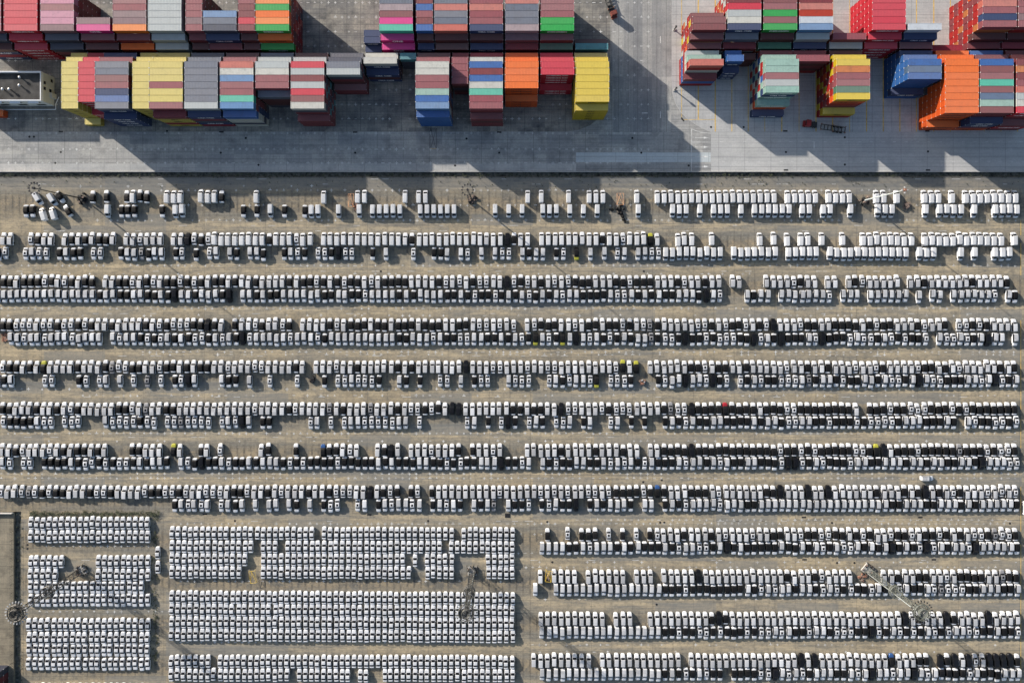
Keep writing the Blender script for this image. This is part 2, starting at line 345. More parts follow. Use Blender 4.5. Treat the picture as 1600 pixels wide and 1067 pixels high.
for yy, x0, x1, pr in ((297.5, 250, 1590, .6), (321, 250, 1590, .5), (344.5, 150, 1590, .8), (291, 60, 500, .2), (415, 0, 1590, .75), (428, 0, 1200, .25), (482, 0, 1560, .75), (493, 0, 1560, .25), (550, 200, 1590, .7),
        (554, 200, 1590, .5), (608, 0, 1590, .7), (618, 0, 1590, .4), (677, 0, 1590, .9), (689, 0, 1590, .3), (740, 0, 1590, .7), (747, 0, 1590, .85), (812, 900, 1590, .9), (818, 270, 1590, .9),
        (853, 60, 250, .9), (878, 820, 1590, .3), (886, 820, 1590, .8), (955, 60, 270, .9), (936, 850, 1590, .4), (1003, 60, 270, .2), (1007, 830, 1590, .4), (908, 270, 800, .6), (1003, 270, 800, .5), (1018, 820, 1590, .2),
        (834, 812, 860, .9), (864, 808, 840, .9)):
    x = x0 + 2.0
    while x < x1:
        if random.random() < pr: cross(x, yy + random.uniform(-.4, .4), random.uniform(0.7, 1.35), random.choice((0.10, 0.15, 0.2)), random.choice('+++T-'))
        x += 10.63
for yy in (280, 288, 352.5, 361, 424, 490, 556, 620, 683, 757, 814, 875):
    for k in range(14):
        x, y = W(random.uniform(10, 1580), yy); mrect(x, y, random.uniform(1.5, 3.4), 0.13)
def ln(x0, y0, x1, y1, w, m=None, z=ZM):
    a = W(x0, y0); c = W(x1, y1); L = math.hypot(c[0] - a[0], c[1] - a[1])
    mrect((a[0] + c[0]) / 2, (a[1] + c[1]) / 2, L, w, m, z, math.atan2(c[1] - a[1], c[0] - a[0]))
ln(1080.5, 202, 1080.5, 268, .2); ln(1080.5, 268, 1594, 268, .14); ln(1080.5, 222.5, 1110.5, 222.5, .15); ln(1080.5, 202, 1094, 207, .18); ln(1094, 207, 1111, 208.5, .18, z=.0165)
for yy in (215.5, 230, 245, 260.5):
    ln(1086, yy, 1103, yy, .14); x, y = W(1104.5, yy); mk.poly([(x - 1.2, y - .4, ZM + .001), (x + .9, y, ZM + .001), (x - 1.2, y + .4, ZM + .001)], M['mark'])
for k in range(28):
    x = 1125 + k * 18
    ln(x, 222, x + 5, 222, .12); ln(x + 3, 252.5, x + 8, 252.5, .12)
for x, y0, y1 in ((1032, 174, 185), (1272, 222, 236), (1032, 57, 68)): ln(x, y0, x, y1, .28)
ln(1003, 177, 1012, 177, .28)
for q in ((672, 199, 672, 232), (682, 201, 682, 232), (672, 232.5, 682, 232.5), (672.5, 201, 681, 232), (681.5, 201, 673, 232), (674, 199, 674, 206)): ln(*q, .12, M['ymark'] if q[1] > 232 else M['hole'], .018)
# yellow bay lines in the east yard
for k, x in enumerate((1065, 1091, 1117.5, 1143.5, 1169, 1195, 1221.5, 1248.5, 1275, 1301, 1327.5, 1354, 1380, 1406, 1432, 1459, 1485, 1511, 1538, 1564, 1590)):
    y1 = 187 if x < 1112 else 206
    ln(x, -60, x, y1, random.choice((.22, .32, .4)), M['ymark'], .0175)
ln(1065.6, 187.2, 1117, 187.2, .16, M['ymark'], .019)
for y0, y1 in ((273.5, 284), (345, 368), (380, 430), (500, 640), (655, 700), (760, 830), (850, 1067)): 
    if y0 > 277: ln(1595, y0, 1595, y1, .24, M['ymark'])
tag(mk.obj('painted_markings'), kind='structure')
# manholes and gullies
mh = bpy.data.meshes
def disc_mesh():
    b = MB(); n = 14; b.prism([(0.42 * math.cos(2 * math.pi * k / n), 0.42 * math.sin(2 * math.pi * k / n)) for k in range(n)], 0.0, 0.03, M['hole'])
    return b.mesh('manhole_cover')
def grate_mesh(w, h):
    b = MB(); b.box(-w / 2, w / 2, -h / 2, h / 2, 0.013, 0.021, M['dsteel'])
    n = max(3, int(w / 0.28))
    for k in range(n + 1): x = -w / 2 + 0.04 + (w - 0.08) * k / n; b.box(x - .04, x + .04, -h / 2 + .05, h / 2 - .05, 0.022, 0.03, M['hole'])
    return b.mesh('drain_grate')
dm = disc_mesh()
MH = [(46, 214), (53, 214), (95, 238), (86.5, 255), (261, 205), (384, 216), (345, 239), (404, 258), (555, 239), (711, 259), (780, 239), (729, 217), (988, 216), (1002, 239), (1076, 259), (1320, 215), (1320, 257.5), (1228, 238), (1450, 237), (1111, 199), (1162, 199), (595, 424), (1006, 424), (1034, 750), (1005, 753), (1031.5, 816), (1038, 816), (855, 815), (863, 878), (1300, 816.5), (1578, 817.5), (43, 851), (43, 857), (367, 813.5), (669, 813.5), (1308, 879), (1335, 879), (1026, 944)]
near = lambda x, y: ('in the container yard road' if y < 270 else 'in the upper parking lane' if y < 600 else 'between the middle parking rows' if y < 800 else 'among the lower parking rows')
ORD = 'first second third fourth fifth sixth seventh eighth ninth tenth eleventh twelfth thirteenth fourteenth fifteenth sixteenth seventeenth eighteenth nineteenth'.split()
TENS = 'twenty thirty forty fifty sixty seventy eighty ninety'.split()
def ordw(n):
    if n < 20: return ORD[n - 1]
    if n < 100:
        t_, u = divmod(n, 10); return (TENS[t_ - 2][:-1] + 'ieth') if u == 0 else TENS[t_ - 2] + '-' + ORD[u - 1]
    if n == 100: return 'hundredth'
    return 'hundred-and-' + ordw(n - 100)
for i, (px, py) in enumerate(sorted(MH)):
    x, y = W(px, py); o = bpy.data.objects.new('manhole_cover', dm); COL.objects.link(o); o.location = (x, y, 0.0)
    tag(o, f'round dark manhole cover {near(px, py)}, {ordw(i + 1)} from the left', 'manhole cover', 'manhole covers in the paving')
gm = grate_mesh(1.7, 0.6)
GR = [(95, 206, 0), (346, 206.5, 0), (555, 207, 0), (780, 207, 0), (1227, 205, 0), (1228, 266, 0), (1450, 266, 0), (1066.5, 187, -50), (1449, 205, 0), (320, 803, 0), (577, 804, 0), (1256, 808, 0), (1438, 808, 0), (1459, 874, 0), (1257, 874, 0)]
for i, (px, py, a) in enumerate(sorted(GR)):
    x, y = W(px, py); o = bpy.data.objects.new('drain_grate', gm); COL.objects.link(o); o.location = (x, y, 0.0); o.rotation_euler[2] = R(a)
    tag(o, f'narrow dark drain grate {near(px, py)}, {ordw(i + 1)} from the left', 'drain grate', 'drain grates in the paving')
x, y = W(793, 805); o = MB(); o.box(-1, 1, -.8, .8, 0, .12, M['dsteel']); o.box(-.85, .85, -.65, .65, .125, .15, M['hole']); o = o.obj('pit_cover'); o.location = (x, y, 0)
tag(o, 'square dark pit cover below the eighth row of parked cars', 'pit cover')

# ================================================================ cars
GLASS, PAINT = 'glass', 'paint'
def car_template(L, Wd, st, mats, sun=None, wheels=(0.17, 0.82), mirror_t=0.33):
    """st: stations (t, w, belt z, top half width, top z, side part, top part); returns dict part -> (verts, faces, mats)"""
    parts = {}
    def add(part, vs, m):
        V, F, MM = parts.setdefault(part, ([], [], [])); i = len(V); V += vs; F.append(tuple(range(i, i + len(vs)))); MM.append(m)
    def ring(s):
        t, w, zb, wt, zt = s[:5]; y = L * (0.5 - t); wt += (w - wt) * .38; w *= Wd / 2; wt *= Wd / 2
        h = [(w * .93, .26), (w, .55), (w, zb), (wt, zt), (wt * .92, zt + .02), (wt * .50, zt + .04)]
        return [Vector((-a, y, z)) for a, z in h] + [Vector((a, y, z)) for a, z in reversed(h)]
    rr = [ring(s) for s in st]
    for i in range(len(st) - 1):
        a, c = rr[i], rr[i + 1]; side, top = st[i][5], st[i][6]
        for k in range(11):
            part, m = ('body', mats['body'])
            if k in (2, 8): part, m = (side + ('#' if k == 8 and side != 'body' else '')), mats[side]
            elif k in (4, 5, 6) or (k in (3, 7) and top in ('cover',)): part, m = top, mats[top]
            elif k in (3, 7) and top == 'roof': part, m = top, mats[top]
            if sun and k == 5 and sun[0] <= i < sun[1]: part, m = 'sunroof', mats['sunroof']
            elif k in (0, 1, 9, 10) and mats.get('low') and st[i][6] == 'cover': part, m = 'cover', mats['cover']
            add(part, [a[k], c[k], c[k + 1], a[k + 1]], m)
        add('body', [a[0], a[11], c[11], c[0]], mats['body'])
    add('body', list(rr[0]), mats['body'])
    add('body', list(reversed(rr[-1])), mats['body'])
    hw = Wd / 2
    for t in wheels:
        for sx in (-1, 1):
            y = L * (0.5 - t); x0, x1 = sx * (hw * .80), sx * (hw * 1.0)
            n = 8; A = [Vector((x1, y + .33 * math.cos(q * 2 * math.pi / n), .33 + .33 * math.sin(q * 2 * math.pi / n))) for q in range(n)]
            B = [Vector((x0, v.y, v.z)) for v in A]
            add('body', A if sx > 0 else list(reversed(A)), M['tyre'])
            for q in range(n): add('body', [A[q], B[q], B[(q + 1) % n], A[(q + 1) % n]], M['tyre'])
    for sx in (-1, 1):
        y = L * (0.5 - mirror_t); x0 = sx * hw * .93; x1 = sx * (hw + .16)
        p = [Vector((x0, y - .08, 1.06)), Vector((x1, y - .08, 1.06)), Vector((x1, y + .05, 1.06)), Vector((x0, y + .05, 1.06))]
        add('body', p, mats['body']); q = [v - Vector((0, 0, .14)) for v in p]
        for k in range(4): add('body', [q[k], q[(k + 1) % 4], p[(k + 1) % 4], p[k]], mats['body'])
    return parts
b_ = 'body'; ws = 'windshield'; sw = 'side_window'; rw = 'rear_window'; rf = 'roof'; cv = 'cover'
G = M['glass']
def mats(body, roof=None, cover=None, sunroof=None, glass=None):
    g = glass or G
    return {b_: body, ws: g, sw: g, rw: g, rf: roof or body, cv: cover or M['black'], 'sunroof': sunroof or g}
def st_minivan(k=0.0): return [(0, .42, .62, .36, .66, b_, b_), (.012, .66, .72, .56, .78, b_, b_), (.035, .80, .82, .70, .90, b_, b_), (.075, .90, .90, .78, 1.0, b_, b_), (.15, .97, .97, .84, 1.07, b_, b_), (.27 + k, 1, 1.04, .86, 1.16, sw, ws),
    (.39 + k, 1, 1.05, .82, 1.66, sw, rf), (.45, 1, 1.06, .84, 1.74, sw, rf), (.70, 1, 1.06, .84, 1.76, sw, rf), (.94, .97, 1.06, .82, 1.72, sw, rf), (.975, .90, 1.02, .74, 1.40, b_, b_), (.99, .80, .9, .66, 1.0, b_, b_), (1.0, .64, .75, .5, .82, b_, b_)]
ST = {}
ST['w'] = car_template(4.95, 1.78, st_minivan(), mats(M['white'], M['film']))
ST['x'] = car_template(4.95, 1.78, st_minivan(-.01), mats(M['white'], M['white']))
ST['g'] = car_template(4.95, 1.78, st_minivan(), mats(M['grey'], M['grey']))
ST['v'] = car_template(5.15, 1.76, [(0, .50, .66, .42, .72, b_, b_), (.012, .72, .78, .62, .86, b_, b_), (.035, .86, .90, .74, 1.0, b_, b_), (.075, .95, 1.0, .82, 1.14, b_, b_), (.14, 1, 1.08, .84, 1.26, sw, ws), (.285, 1, 1.10, .82, 1.86, sw, rf), (.33, 1, 1.10, .86, 1.98, b_, rf), (.70, 1, 1.10, .87, 2.0, b_, rf), (.955, .98, 1.10, .84, 1.96, b_, rf), (.982, .94, 1.06, .78, 1.6, b_, b_), (1.0, .84, .95, .70, 1.0, b_, b_)],
                       mats(M['white'], M['vanroof']), mirror_t=.19)
def hatch(body, sunroof): return car_template(4.85, 1.74, [(0, .42, .60, .36, .64, b_, b_), (.012, .66, .68, .56, .74, b_, b_), (.035, .80, .78, .70, .84, b_, b_), (.075, .90, .84, .78, .92, b_, b_), (.15, .97, .90, .84, .99, b_, b_), (.27, 1, .96, .84, 1.04, sw, ws), (.385, 1, .97, .80, 1.40, sw, rf), (.46, 1, .98, .80, 1.48, sw, rf), (.64, 1, .99, .78, 1.47, sw, rf),
    (.75, 1, .99, .78, 1.38, sw, rw), (.88, .98, .98, .82, 1.12, b_, b_), (.95, .94, .95, .80, 1.10, b_, b_), (.98, .84, .86, .70, 1.0, b_, b_), (1.0, .64, .7, .5, .74, b_, b_)], mats(body, body, sunroof=sunroof), sun=(7, 8))
ST['s'] = hatch(M['white'], G)
ST['d'] = hatch(M['grey'], G)
ST['c'] = car_template(4.92, 1.72, [(0, .40, .58, .34, .62, b_, b_), (.012, .66, .66, .56, .71, b_, b_), (.035, .82, .76, .72, .82, b_, b_), (.08, .92, .84, .82, .94, b_, b_), (.17, .98, .88, .86, .97, b_, b_), (.28, 1, .93, .86, 1.0, sw, ws), (.435, 1, .94, .78, 1.36, sw, rf), (.50, 1, .95, .76, 1.43, sw, rf), (.66, 1, .95, .76, 1.40, sw, rf), (.70, 1, .95, .76, 1.37, sw, rw),
    (.855, .98, .95, .82, 1.09, b_, b_), (.945, .94, .94, .80, 1.08, b_, b_), (.98, .84, .84, .70, .98, b_, b_), (1.0, .62, .68, .5, .74, b_, b_)], mats(M['white'], M['white']))
def covered(body, cover, tail=True):
    t_ = b_ if tail else cv
    return car_template(4.95, 1.78, [(0, .42, .62, .36, .66, b_, b_), (.012, .66, .72, .56, .78, b_, b_), (.035, .80, .82, .70, .88, b_, b_), (.075, .90, .90, .80, .96, b_, b_), (.15, .97, .95, .86, 1.03, b_, b_), (.255, 1, 1.0, .86, 1.08, cv, cv), (.39, 1, 1.02, .76, 1.50, cv, cv), (.50, 1, 1.03, .78, 1.60, cv, cv), (.76, 1, 1.03, .78, 1.58, cv, cv), (.875, .99, 1.02, .84, 1.22, t_, t_), (.955, .95, .98, .82, 1.17, t_, t_), (.985, .82, .85, .68, .92, t_, t_), (1.0, .64, .74, .5, .80, t_, t_)],
                        {**mats(body, cover=cover), 'low': True})
ST['b'] = covered(M['white'], M['black'])
ST['y'] = covered(M['yellow'], M['black'], False)
ST['u'] = covered(M['blue'], M['black'], False)
ST['r'] = covered(M['red'], M['black'], False)
ST['k'] = car_template(4.95, 1.78, st_minivan(), mats(M['blackp'], M['blackp']))
NAME = {'w': ('minivan', 'minivan'), 'x': ('minivan', 'minivan'), 'g': ('minivan', 'minivan'), 'v': ('delivery_van', 'van'), 's': ('hatchback', 'car'), 'd': ('hatchback', 'car'), 'c': ('sedan', 'car'),
        'b': ('film_wrapped_car', 'car'), 'y': ('film_wrapped_car', 'car'), 'u': ('film_wrapped_car', 'car'), 'r': ('film_wrapped_car', 'car'), 'k': ('minivan', 'minivan')}
LOOK = {'w': 'white minivan', 'x': 'white minivan', 'g': 'grey minivan', 'v': 'white delivery van', 's': 'white hatchback with dark sunroof', 'd': 'grey hatchback', 'c': 'white sedan', 'b': 'white car wrapped in black film',
        'y': 'black-wrapped car with yellow hood', 'u': 'black-wrapped car with blue hood', 'r': 'black-wrapped car with red hood', 'k': 'glossy black minivan'}
SHORT = {**LOOK, 's': 'white sunroof hatchback', 'b': 'white black-wrapped car', 'y': 'yellow-hooded wrapped car', 'u': 'blue-hooded wrapped car', 'r': 'red-hooded wrapped car', 'k': 'black minivan'}

# every line of parked cars as read off the photograph: (y, facing up?, name, [(x of tile, first, last car in tile / 5, types)])
T0, T1, T2, T3, T4 = 0, 320, 640, 960, 1280
LINES = [
 (374, 1, 'upper line of row two', [(T0, 45, 1583, 'ww..sbww.wbwbwbbw.wwswww.wwksb'), (T1, 35, 1570, 'svvvvvvvvbvvvsvv.vvvvvvvvvvvvw'), (T2, 22, 1558, 'bvvvvvvvvvvwvvkbvv.vvvvvvwvvbv'), (T3, 10, 1550, 'vsvvvyw..vvv..v......v.v.v.vv.'), (T4, 5, 1505, 'v..v..vvvvvvvv.vvvvvvvvvvvv.v')]),
 (397, 0, 'lower line of row two', [(T0, 5, 1541, 'ws..swss.bwbb.ss..bwwsbww.bs.b'), (T1, 46, 1580, 'sw.wb.wwb..bwsb.ssbbss..b.w...'), (T2, 34, 1570, 's..bbw.ws.w.wss.wbww.bs.y.w.w.'), (T3, 22, 1562, 'sw.wwssvvvvvvvvv.vvvvvvv.vvvvv'), (T4, 70, 1463, 'vvvvvvvvvvvv.vvv...v.v..vvv')]),
 (440, 1, 'upper line of row three', [(T0, -10, 1580, 'sbbwbbbsbwsbwbb.wwbbswbswbbsbsb'), (T1, 35, 1569, 'wbbwbwwbwwwwbwbbsbwbsbbwswbbbb'), (T2, 20, 1557, 'wwwwbswswbsswwksbswbwswsbbbwww'), (T3, 10, 1550, 'bbsbbbwwwbswwbww.ww...wwwwsbww'), (T4, 57, 1448, 'ww.wbswwwww.wwbwwwwwwbwwwwb')]),
 (463, 0, 'lower line of row three', [(T0, -3, 1590, 'wwwwwwwwwwwwwwwbwwbbwwbbwbbwwbw'), (T1, 42, 1578, 'wwbb.wwbwbbwwwwwwbbwwbbswwwwbw'), (T2, 34, 1566, 'bwwwwbbwbsbbsbwbwsbwbwswwbbbbw'), (T3, 22, 1561, 'sswbwbwbbwwwbbws...wbww.wwwwww'), (T4, 15, 1515, 'ws.www.wwwwww.w.ww.wwwwwws.wb')]),
 (507, 1, 'upper line of row four', [(T0, -15, 1578, 'bbbssswssbssbsbwwbwwwwbwsbsssbb'), (T1, 32, 1567, 'bbw.bwwsbwwsb.wwwwbswbbbwbbwbb'), (T2, 18, 1556, 'bwbbbwwbbwsswsws.wsbbbwwswbbwb'), (T3, 10, 1550, 'bsbwssbwwwwwssbwsbbswbsbwwwsbb'), (T4, 5, 1505, 'wwbbbbwbsbbwwwbswwb.ssbsbwwww')]),
 (530, 0, 'lower line of row four', [(T0, 102, 1588, 'wwswwswwwswwww.wswwbsbswbwbss'), (T1, 42, 1578, 'bwswbbswwwwwswwwsbwwwwwwwwwwbb'), (T2, 30, 1566, 'wwwswbbsswwbbwbwsbywsbywkwswbs'), (T3, 18, 1562, 'bwbwwsbssbbbbsbsssbbbswbkbbbws'), (T4, 15, 1515, 'kbbbswssbwsbsbbs.wsswsbwkww.w')]),
 (573, 1, 'upper line of row five', [(T0, 37, 1576, 'sbbwbwywwwwbwwwbsssbbwwsbbwbwb'), (T1, 30, 1565, 'bwwswwwsswwwwbw.wwwswwbwwwwwbw'), (T2, 18, 1555, 'bwwwwwwwkwwwsswwwswwsswwwwwwww'), (T3, 8, 1553, 'sywy.wwwwwwbbswbbwwbwwwwwswwbw'), (T4, 5, 1507, 'wbwwwswwsbwwwwsbbwbwswwwwwbwb')]),
 (595, 0, 'lower line of row five', [(T0, -5, 1535, 'wbw....ss...bs.sw.w.s.s.s.bsbw'), (T1, 145, 1577, 'wbb.w..s...s...b.sswsssb..wb'), (T2, 84, 1567, 'b..ss.w.bss..wsss..swbswwsy.s'), (T3, 20, 1563, 'ssb...bswwkwwskbs.sbwsbbssswsb'), (T4, 18, 1520, 'wwbsbbwwbwssbwkwssbbbwwswbsbw')]),
 (638, 1, 'upper line of row six', [(T0, 35, 1577, 'bbwwwbwwbwsbwwwwwbbswswwbbwwww'), (T1, 30, 1563, 'wwwwwwwswwwwbswwwwswbwwwswwwbw'), (T2, 15, 1554, 'ssbsbwkkwwwwwwwbbwbbwwksswwwsb'), (T3, 10, 1552, 'ssswwwwbsssbbbbbrbbbbwbbbssbbb'), (T4, 5, 1507, 'bbbbbw.bbbsbbsssbbbsbsbbbbbbb')]),
 (659.5, 0, 'lower line of row six', [(T0, 43, 1587, 'sbbbbwss.sss...wssssbss.ssssss'), (T1, 38, 1574, 's.swskw.bb.....sw.s.swwsssssww'), (T2, 82, 1567, 's......sw.b.skb.swb.ssw.bw..s'), (T3, 20, 1563, 'w.b.b..bwbswbbwwbbbbwbwwbsswwb'), (T4, 15, 1523, 'bsbbbsbssssbwwwbbbwb.wsbbssbs')]),
 (702.5, 1, 'upper line of row seven', [(T0, 32, 1577, 'wwbswwwswbwbbwbw...bbwww.yw..b'), (T1, 25, 1564, 'w.s.....wb...b...ubbwsw..wbkw.'), (T2, 15, 1555, 'wwwswwwb.bwwsw...wwwwwbwwwwbww'), (T3, 10, 1555, 'wbww.wwbbbbbbbbbbbbbbbbbsbbsbs'), (T4, 5, 1512, 'bbbbbssbykwbbbsbbbbbsbbbsbssb')]),
 (723, 0, 'lower line of row seven', [(T0, 40, 1585, 'ws.ss.bbbbwbssbsbssbwbwwb.wsbb'), (T1, 38, 1573, 'bbwsbbwbwwwbsbsbbbbsbbbbbwbwbb'), (T2, 28, 1567, 'bwwbbsbsbbwwwbbbsw.wbsbbwwbbws'), (T3, 20, 1565, 'wswbswbbbwswwbwswbbwwbbbsbksbw'), (T4, 18, 1527, 'sbbbswwbbwwwbwwbwwbbwwbkwwwss')]),
 (767, 1, 'upper line of row eight', [(T0, 25, 1570, 'swwsssbsbbwwwbssbwwwwsbbssbsww'), (T1, 22, 1508, 'ssswbbswwbwswwwbwwbssswwkwbsb'), (T2, 15, 1553, 'bs.bwwwwwwwwwswwwwwswswswwssws'), (T3, 10, 1555, 'bbbbsbubwwwbbbwswwwwwwbbbwwwkw'), (T4, 5, 1515, 'wkwwwwwwbwwwbwbbwbwsbwwwswsws')]),
 (788.5, 0, 'lower line of row eight', [(T0, 1375, 1582, 'bwsws'), (T1, 33, 1572, 'w.swbw.w.ww.wb.w.bss..sw.bwsww'), (T2, 26, 1565, 'sw.bwswb.wbws.wbbs.bswbbb.bwbw'), (T3, 18, 1565, 'wwb.ww.bwbswwwwswwwbbwwwwwwwww'), (T4, 18, 1527, 'wwwwwwwwwwbbwwwbbwwwbwbwwwwwb')]),
 (833.5, 1, 'upper line of row nine', [(855.3, 0, 478, 'b..s.bbb.s'), (T3, 60, 1553, 'b.s.bswwwbwwwbwswwwswwbbwwsbb'), (T4, 8, 1518, 'ssbbwbsbwwsbbswbbsbwbwssbsssb')]),
 (855, 0, 'lower line of row nine', [(846.8, 0, 530, 'wwwwbbwswww'), (T3, 20, 1565, 'bwbwbbbwbswwssbwbbwbbbbbwbbwbw'), (T4, 18, 1530, 'sbwsswbwbwkbwbsbswbwwskwwwwwb')]),
 (898.5, 1, 'upper line of row ten', [(844, 0, 533, 'w.wwww.wwww'), (T3, 10, 1555, 'ww.www.wwwwwkwwwwwwwwwwwwbwwwb'), (T4, 8, 1521, 'swwww....wwbwwbbwwswbbbbwwsbb')]),
 (920, 0, 'lower line of row ten', [(868, 0, 424, 'wwwwwwwww'), (T3, 20, 1565, 'wwwwwwwbbbsbbbbbbbbwbswswwbwwb'), (T4, 18, 1534, 'swsbsbbswbbswbbwsssssbbwwwbbw')]),
 (964, 1, 'upper line of row eleven', [(844.6, 0, 530, 'wwwwwwwwww.'), (T3, 10, 1556, 'www..wwwwwwwwwbkbwwwwwwwwwwwww'), (T4, 10, 1523, 'wwwwwwwwwwwwkwbwwwkbwwwwkwwww')]),
 (986, 0, 'lower line of row eleven', [(846.8, 0, 530, 'wwwwwwwwwww'), (T3, 18, 1567, 'wwwwwwwbbsbbssbsbbbsbsswswbbsw'), (T4, 20, 1537, 'wbsssbbbsbwsbsbwsbswwssbbwbbs')]),
 (1029, 1, 'upper line of row twelve', [(833.7, 0, 585, 'wwwwwwwww.ww'), (T3, 10, 1556, 'wwwwwwwwww.wwwwwwwwwwwwwwwwkwk'), (T4, 10, 1530, 'wwwwwwwwwwuwwwbb.kbkwkswkkkkb')]),
 (1051, 0, 'lower line of row twelve', [(846.8, 0, 530, 'wwwwwwwwwww'), (T3, 18, 1567, 'wwwwwwwbwbsbwsbb.bbbbsskwswsbw'), (T4, 20, 1540, 'wwbbwswkwwswwkwswbbbbswbbbwww')]),
]
cars = []     # (type, px, py, angle, line name, index in line)
for y, up, nm, segs in LINES:
    idx = 0
    for off, a, b, s in segs:
        n = len(s)
        for i, ch in enumerate(s):
            if ch == '.': continue
            idx += 1
            px = off + (a + (b - a) * (i / (n - 1) if n > 1 else 0)) / 5 + random.gauss(0, .32)
            if ch == 'w' and random.random() < .12: ch = 'x'
            if ch == 'b' and random.random() < .03: ch = 'k'
            if ch == 's' and random.random() < .10: ch = 'd' if random.random() < .5 else 's'
            cars.append([ch, px, y + random.gauss(0, .6), (0 if up else 180) + random.gauss(0, 1.0), nm, idx])
P1A = [(147.5, 'b'), (168.8, 'b'), (200.5, 'b'), (210.8, 'v'), (221, 'b'), (231.5, 'b'), (263.3, 'v'), (274.3, 'v'), (284.5, 'v'), (316.3, 'v'), (327, 'v'), (337.5, 'v'), (348, 'b'), (402.5, 'v'), (507.3, 'v'), (560, 'v'), (570.8, 'v'), (633.8, 'v'), (655, 'v'), (665.5, 'v'),
       (824.5, 'v'), (845.5, 'v'), (888, 'v'), (920, 'v'), (930.5, 'v'), (941.3, 'v'), (994, 'v')]
P1A += [(1025.8 + 10.65 * k, 'v') for k in range(18)] + [(1228.3 + 10.7 * k, 'v') for k in range(5)] + [(1292 + 10.6 * k, 'v') for k in range(4)] + [(1366.3, 'v'), (1377.3, 'v'), (1398, 'v'), (1440.8, 'v'), (1451.5, 'v'), (1462.3, 'v'), (1483.5, 'v')] + [(1505 + 10.97 * k, 'v') for k in range(8)]
P1B = [(43.8, 'b'), (53.8, 'b'), (171.3, 'v'), (192.5, 'b'), (202, 'b'), (212.5, 'b'), (255.5, 'b'), (276.8, 'v'), (287.3, 'v'), (382, 'b'), (403, 'b'), (424.5, 'v'), (446, 'b'), (477.5, 'b'), (488, 'v'), (498.5, 'v'), (530.5, 'v'), (562.5, 'v')] + [(583.3 + 10.62 * k, 'v') for k in range(5)] + [(657.5 + 10.5 * k, 'v') for k in range(6)]
P1B += [(x, 'v') for x in (773.8, 795, 815.8, 848, 858.3, 869, 890, 911, 932.5, 996.3, 1049.5, 1060, 1070.5, 1092, 1113.3, 1124, 1134.5, 1155.8, 1177, 1187.8, 1198.5, 1209, 1219.8, 1230.3, 1251, 1261.8, 1283.5, 1294, 1325.8, 1368.5, 1379.3, 1390, 1442.5, 1464.3, 1475.3, 1486.3, 1497.5, 1518, 1550.8, 1562, 1572.8, 1583.8)]
for i, (x, ch) in enumerate(P1A): cars.append([ch, x, 308 + random.gauss(0, .3), random.gauss(0, .7), 'upper line of row one', i + 1])
for i, (x, ch) in enumerate(P1B): cars.append([ch, x, 330.5 + random.gauss(0, .3), 180 + random.gauss(0, .7), 'lower line of row one', i + 1])
# sedan blocks
def block(rows, x0, x1, n, nm, skew=0.0):
    for r_, (y, s) in enumerate(rows):
        idx = 0
        for i in range(n):
            if s[i] == '.': continue
            idx += 1; px = x0 + (x1 - x0) * i / (n - 1)
            # the cars of one column drive in the same way
            cars.append(['c', px + random.gauss(0, .42), y + skew * (px - x0) + random.gauss(0, .5), random.gauss(0, 1.3) + (0 if r_ < 2 or nm.endswith('C') else 180) * (nm in ('A', 'B')), 'line %s of sedan block %s' % (ORD[r_], {'A': 'one', 'B': 'two', 'C': 'three', 'D': 'four', 'E': 'five', 'F': 'six', 'H': 'seven'}[nm[0]]), idx])
f20 = 'c' * 20
block([(816, f20), (836.7, f20)], 51, 232.8, 20, 'A')
block([(876.2, 'cccccc.....ccccccccc'), (896.4, 'ccccc......ccccccccc'), (916.4, 'c' * 19 + '.'), (936.1, f20)], 50.5, 232.8, 20, 'B')
block([(973.8, f20), (995, f20), (1014.2, f20), (1035.3, f20)], 47.8, 232.6, 20, 'C')
block([(1075.5, f20)], 49, 233, 20, 'H')
D1 = 'c' * 24 + '.' + 'c' * 6 + 'c' * 16 + '.' + 'c' * 9
D2 = 'c' * 14 + '.ccc.' + 'c' * 12 + 'c' * 14 + '.' + 'c' * 11
D3 = 'c' * 13 + '..' + 'c' * 16 + 'c' * 8 + '.c.' + 'ccccc' + '.....' + 'ccccc'
D4 = 'c' * 12 + '...' + 'c' * 16 + 'c' * 9 + '..' + 'ccccc' + '.....' + 'ccccc'
block([(831.5, D1), (852.3, D2), (872.3, D3), (892, D4)], 270.9, 800.7, 57, 'D', .002)
block([(930.5, 'c' * 57), (950, 'c' * 57), (969.5, 'c' * 57), (989, 'c' * 57)], 270.2, 800.8, 57, 'E', .0065)
block([(1031, 'ccccccc.' + 'c' * 49), (1052, 'c' * 20 + '.' + 'c' * 9 + '.' + 'cc..' + 'c' * 22)], 269.3, 800.7, 57, 'F', .002)
for c in cars:
    if c[0] == 'c' and c[2] > 1005 and c[2] < 1045 and c[1] < 240: c[3] += 180
# strays
STRAY = [('v', 62.5, 311, 212, 'parked askew beside the dark mast, westernmost'), ('v', 85, 312.5, 212, 'parked askew between two other vans by the dark mast'), ('b', 96.5, 308.5, 212, 'parked askew under the leaning mast pole'),
         ('b', 108.5, 330, 30, 'standing askew below the mast with white nose'), ('v', 70.8, 335.5, 18, 'parked askew, lower west one by the dark mast'), ('v', 86.3, 334, 18, 'parked askew, lower east one by the dark mast'),
         ('c', 248.4, 862.2, 0, 'parked alone east of the small sedan blocks, upper one'), ('c', 248.6, 884.2, 0, 'parked alone east of the small sedan blocks, lower one'),
         ('w', 1446, 746, -90, 'driving crosswise in the lane below row seven'), ('v', 1600, 792.5, 0, 'cut off at the east end of row eight'),
         ('x', 836.2, 919.5, 180, 'standing apart west of row ten')]
seg_far = {}
for c in cars: seg_far[c[4]] = max(seg_far.get(c[4], 0), c[5])

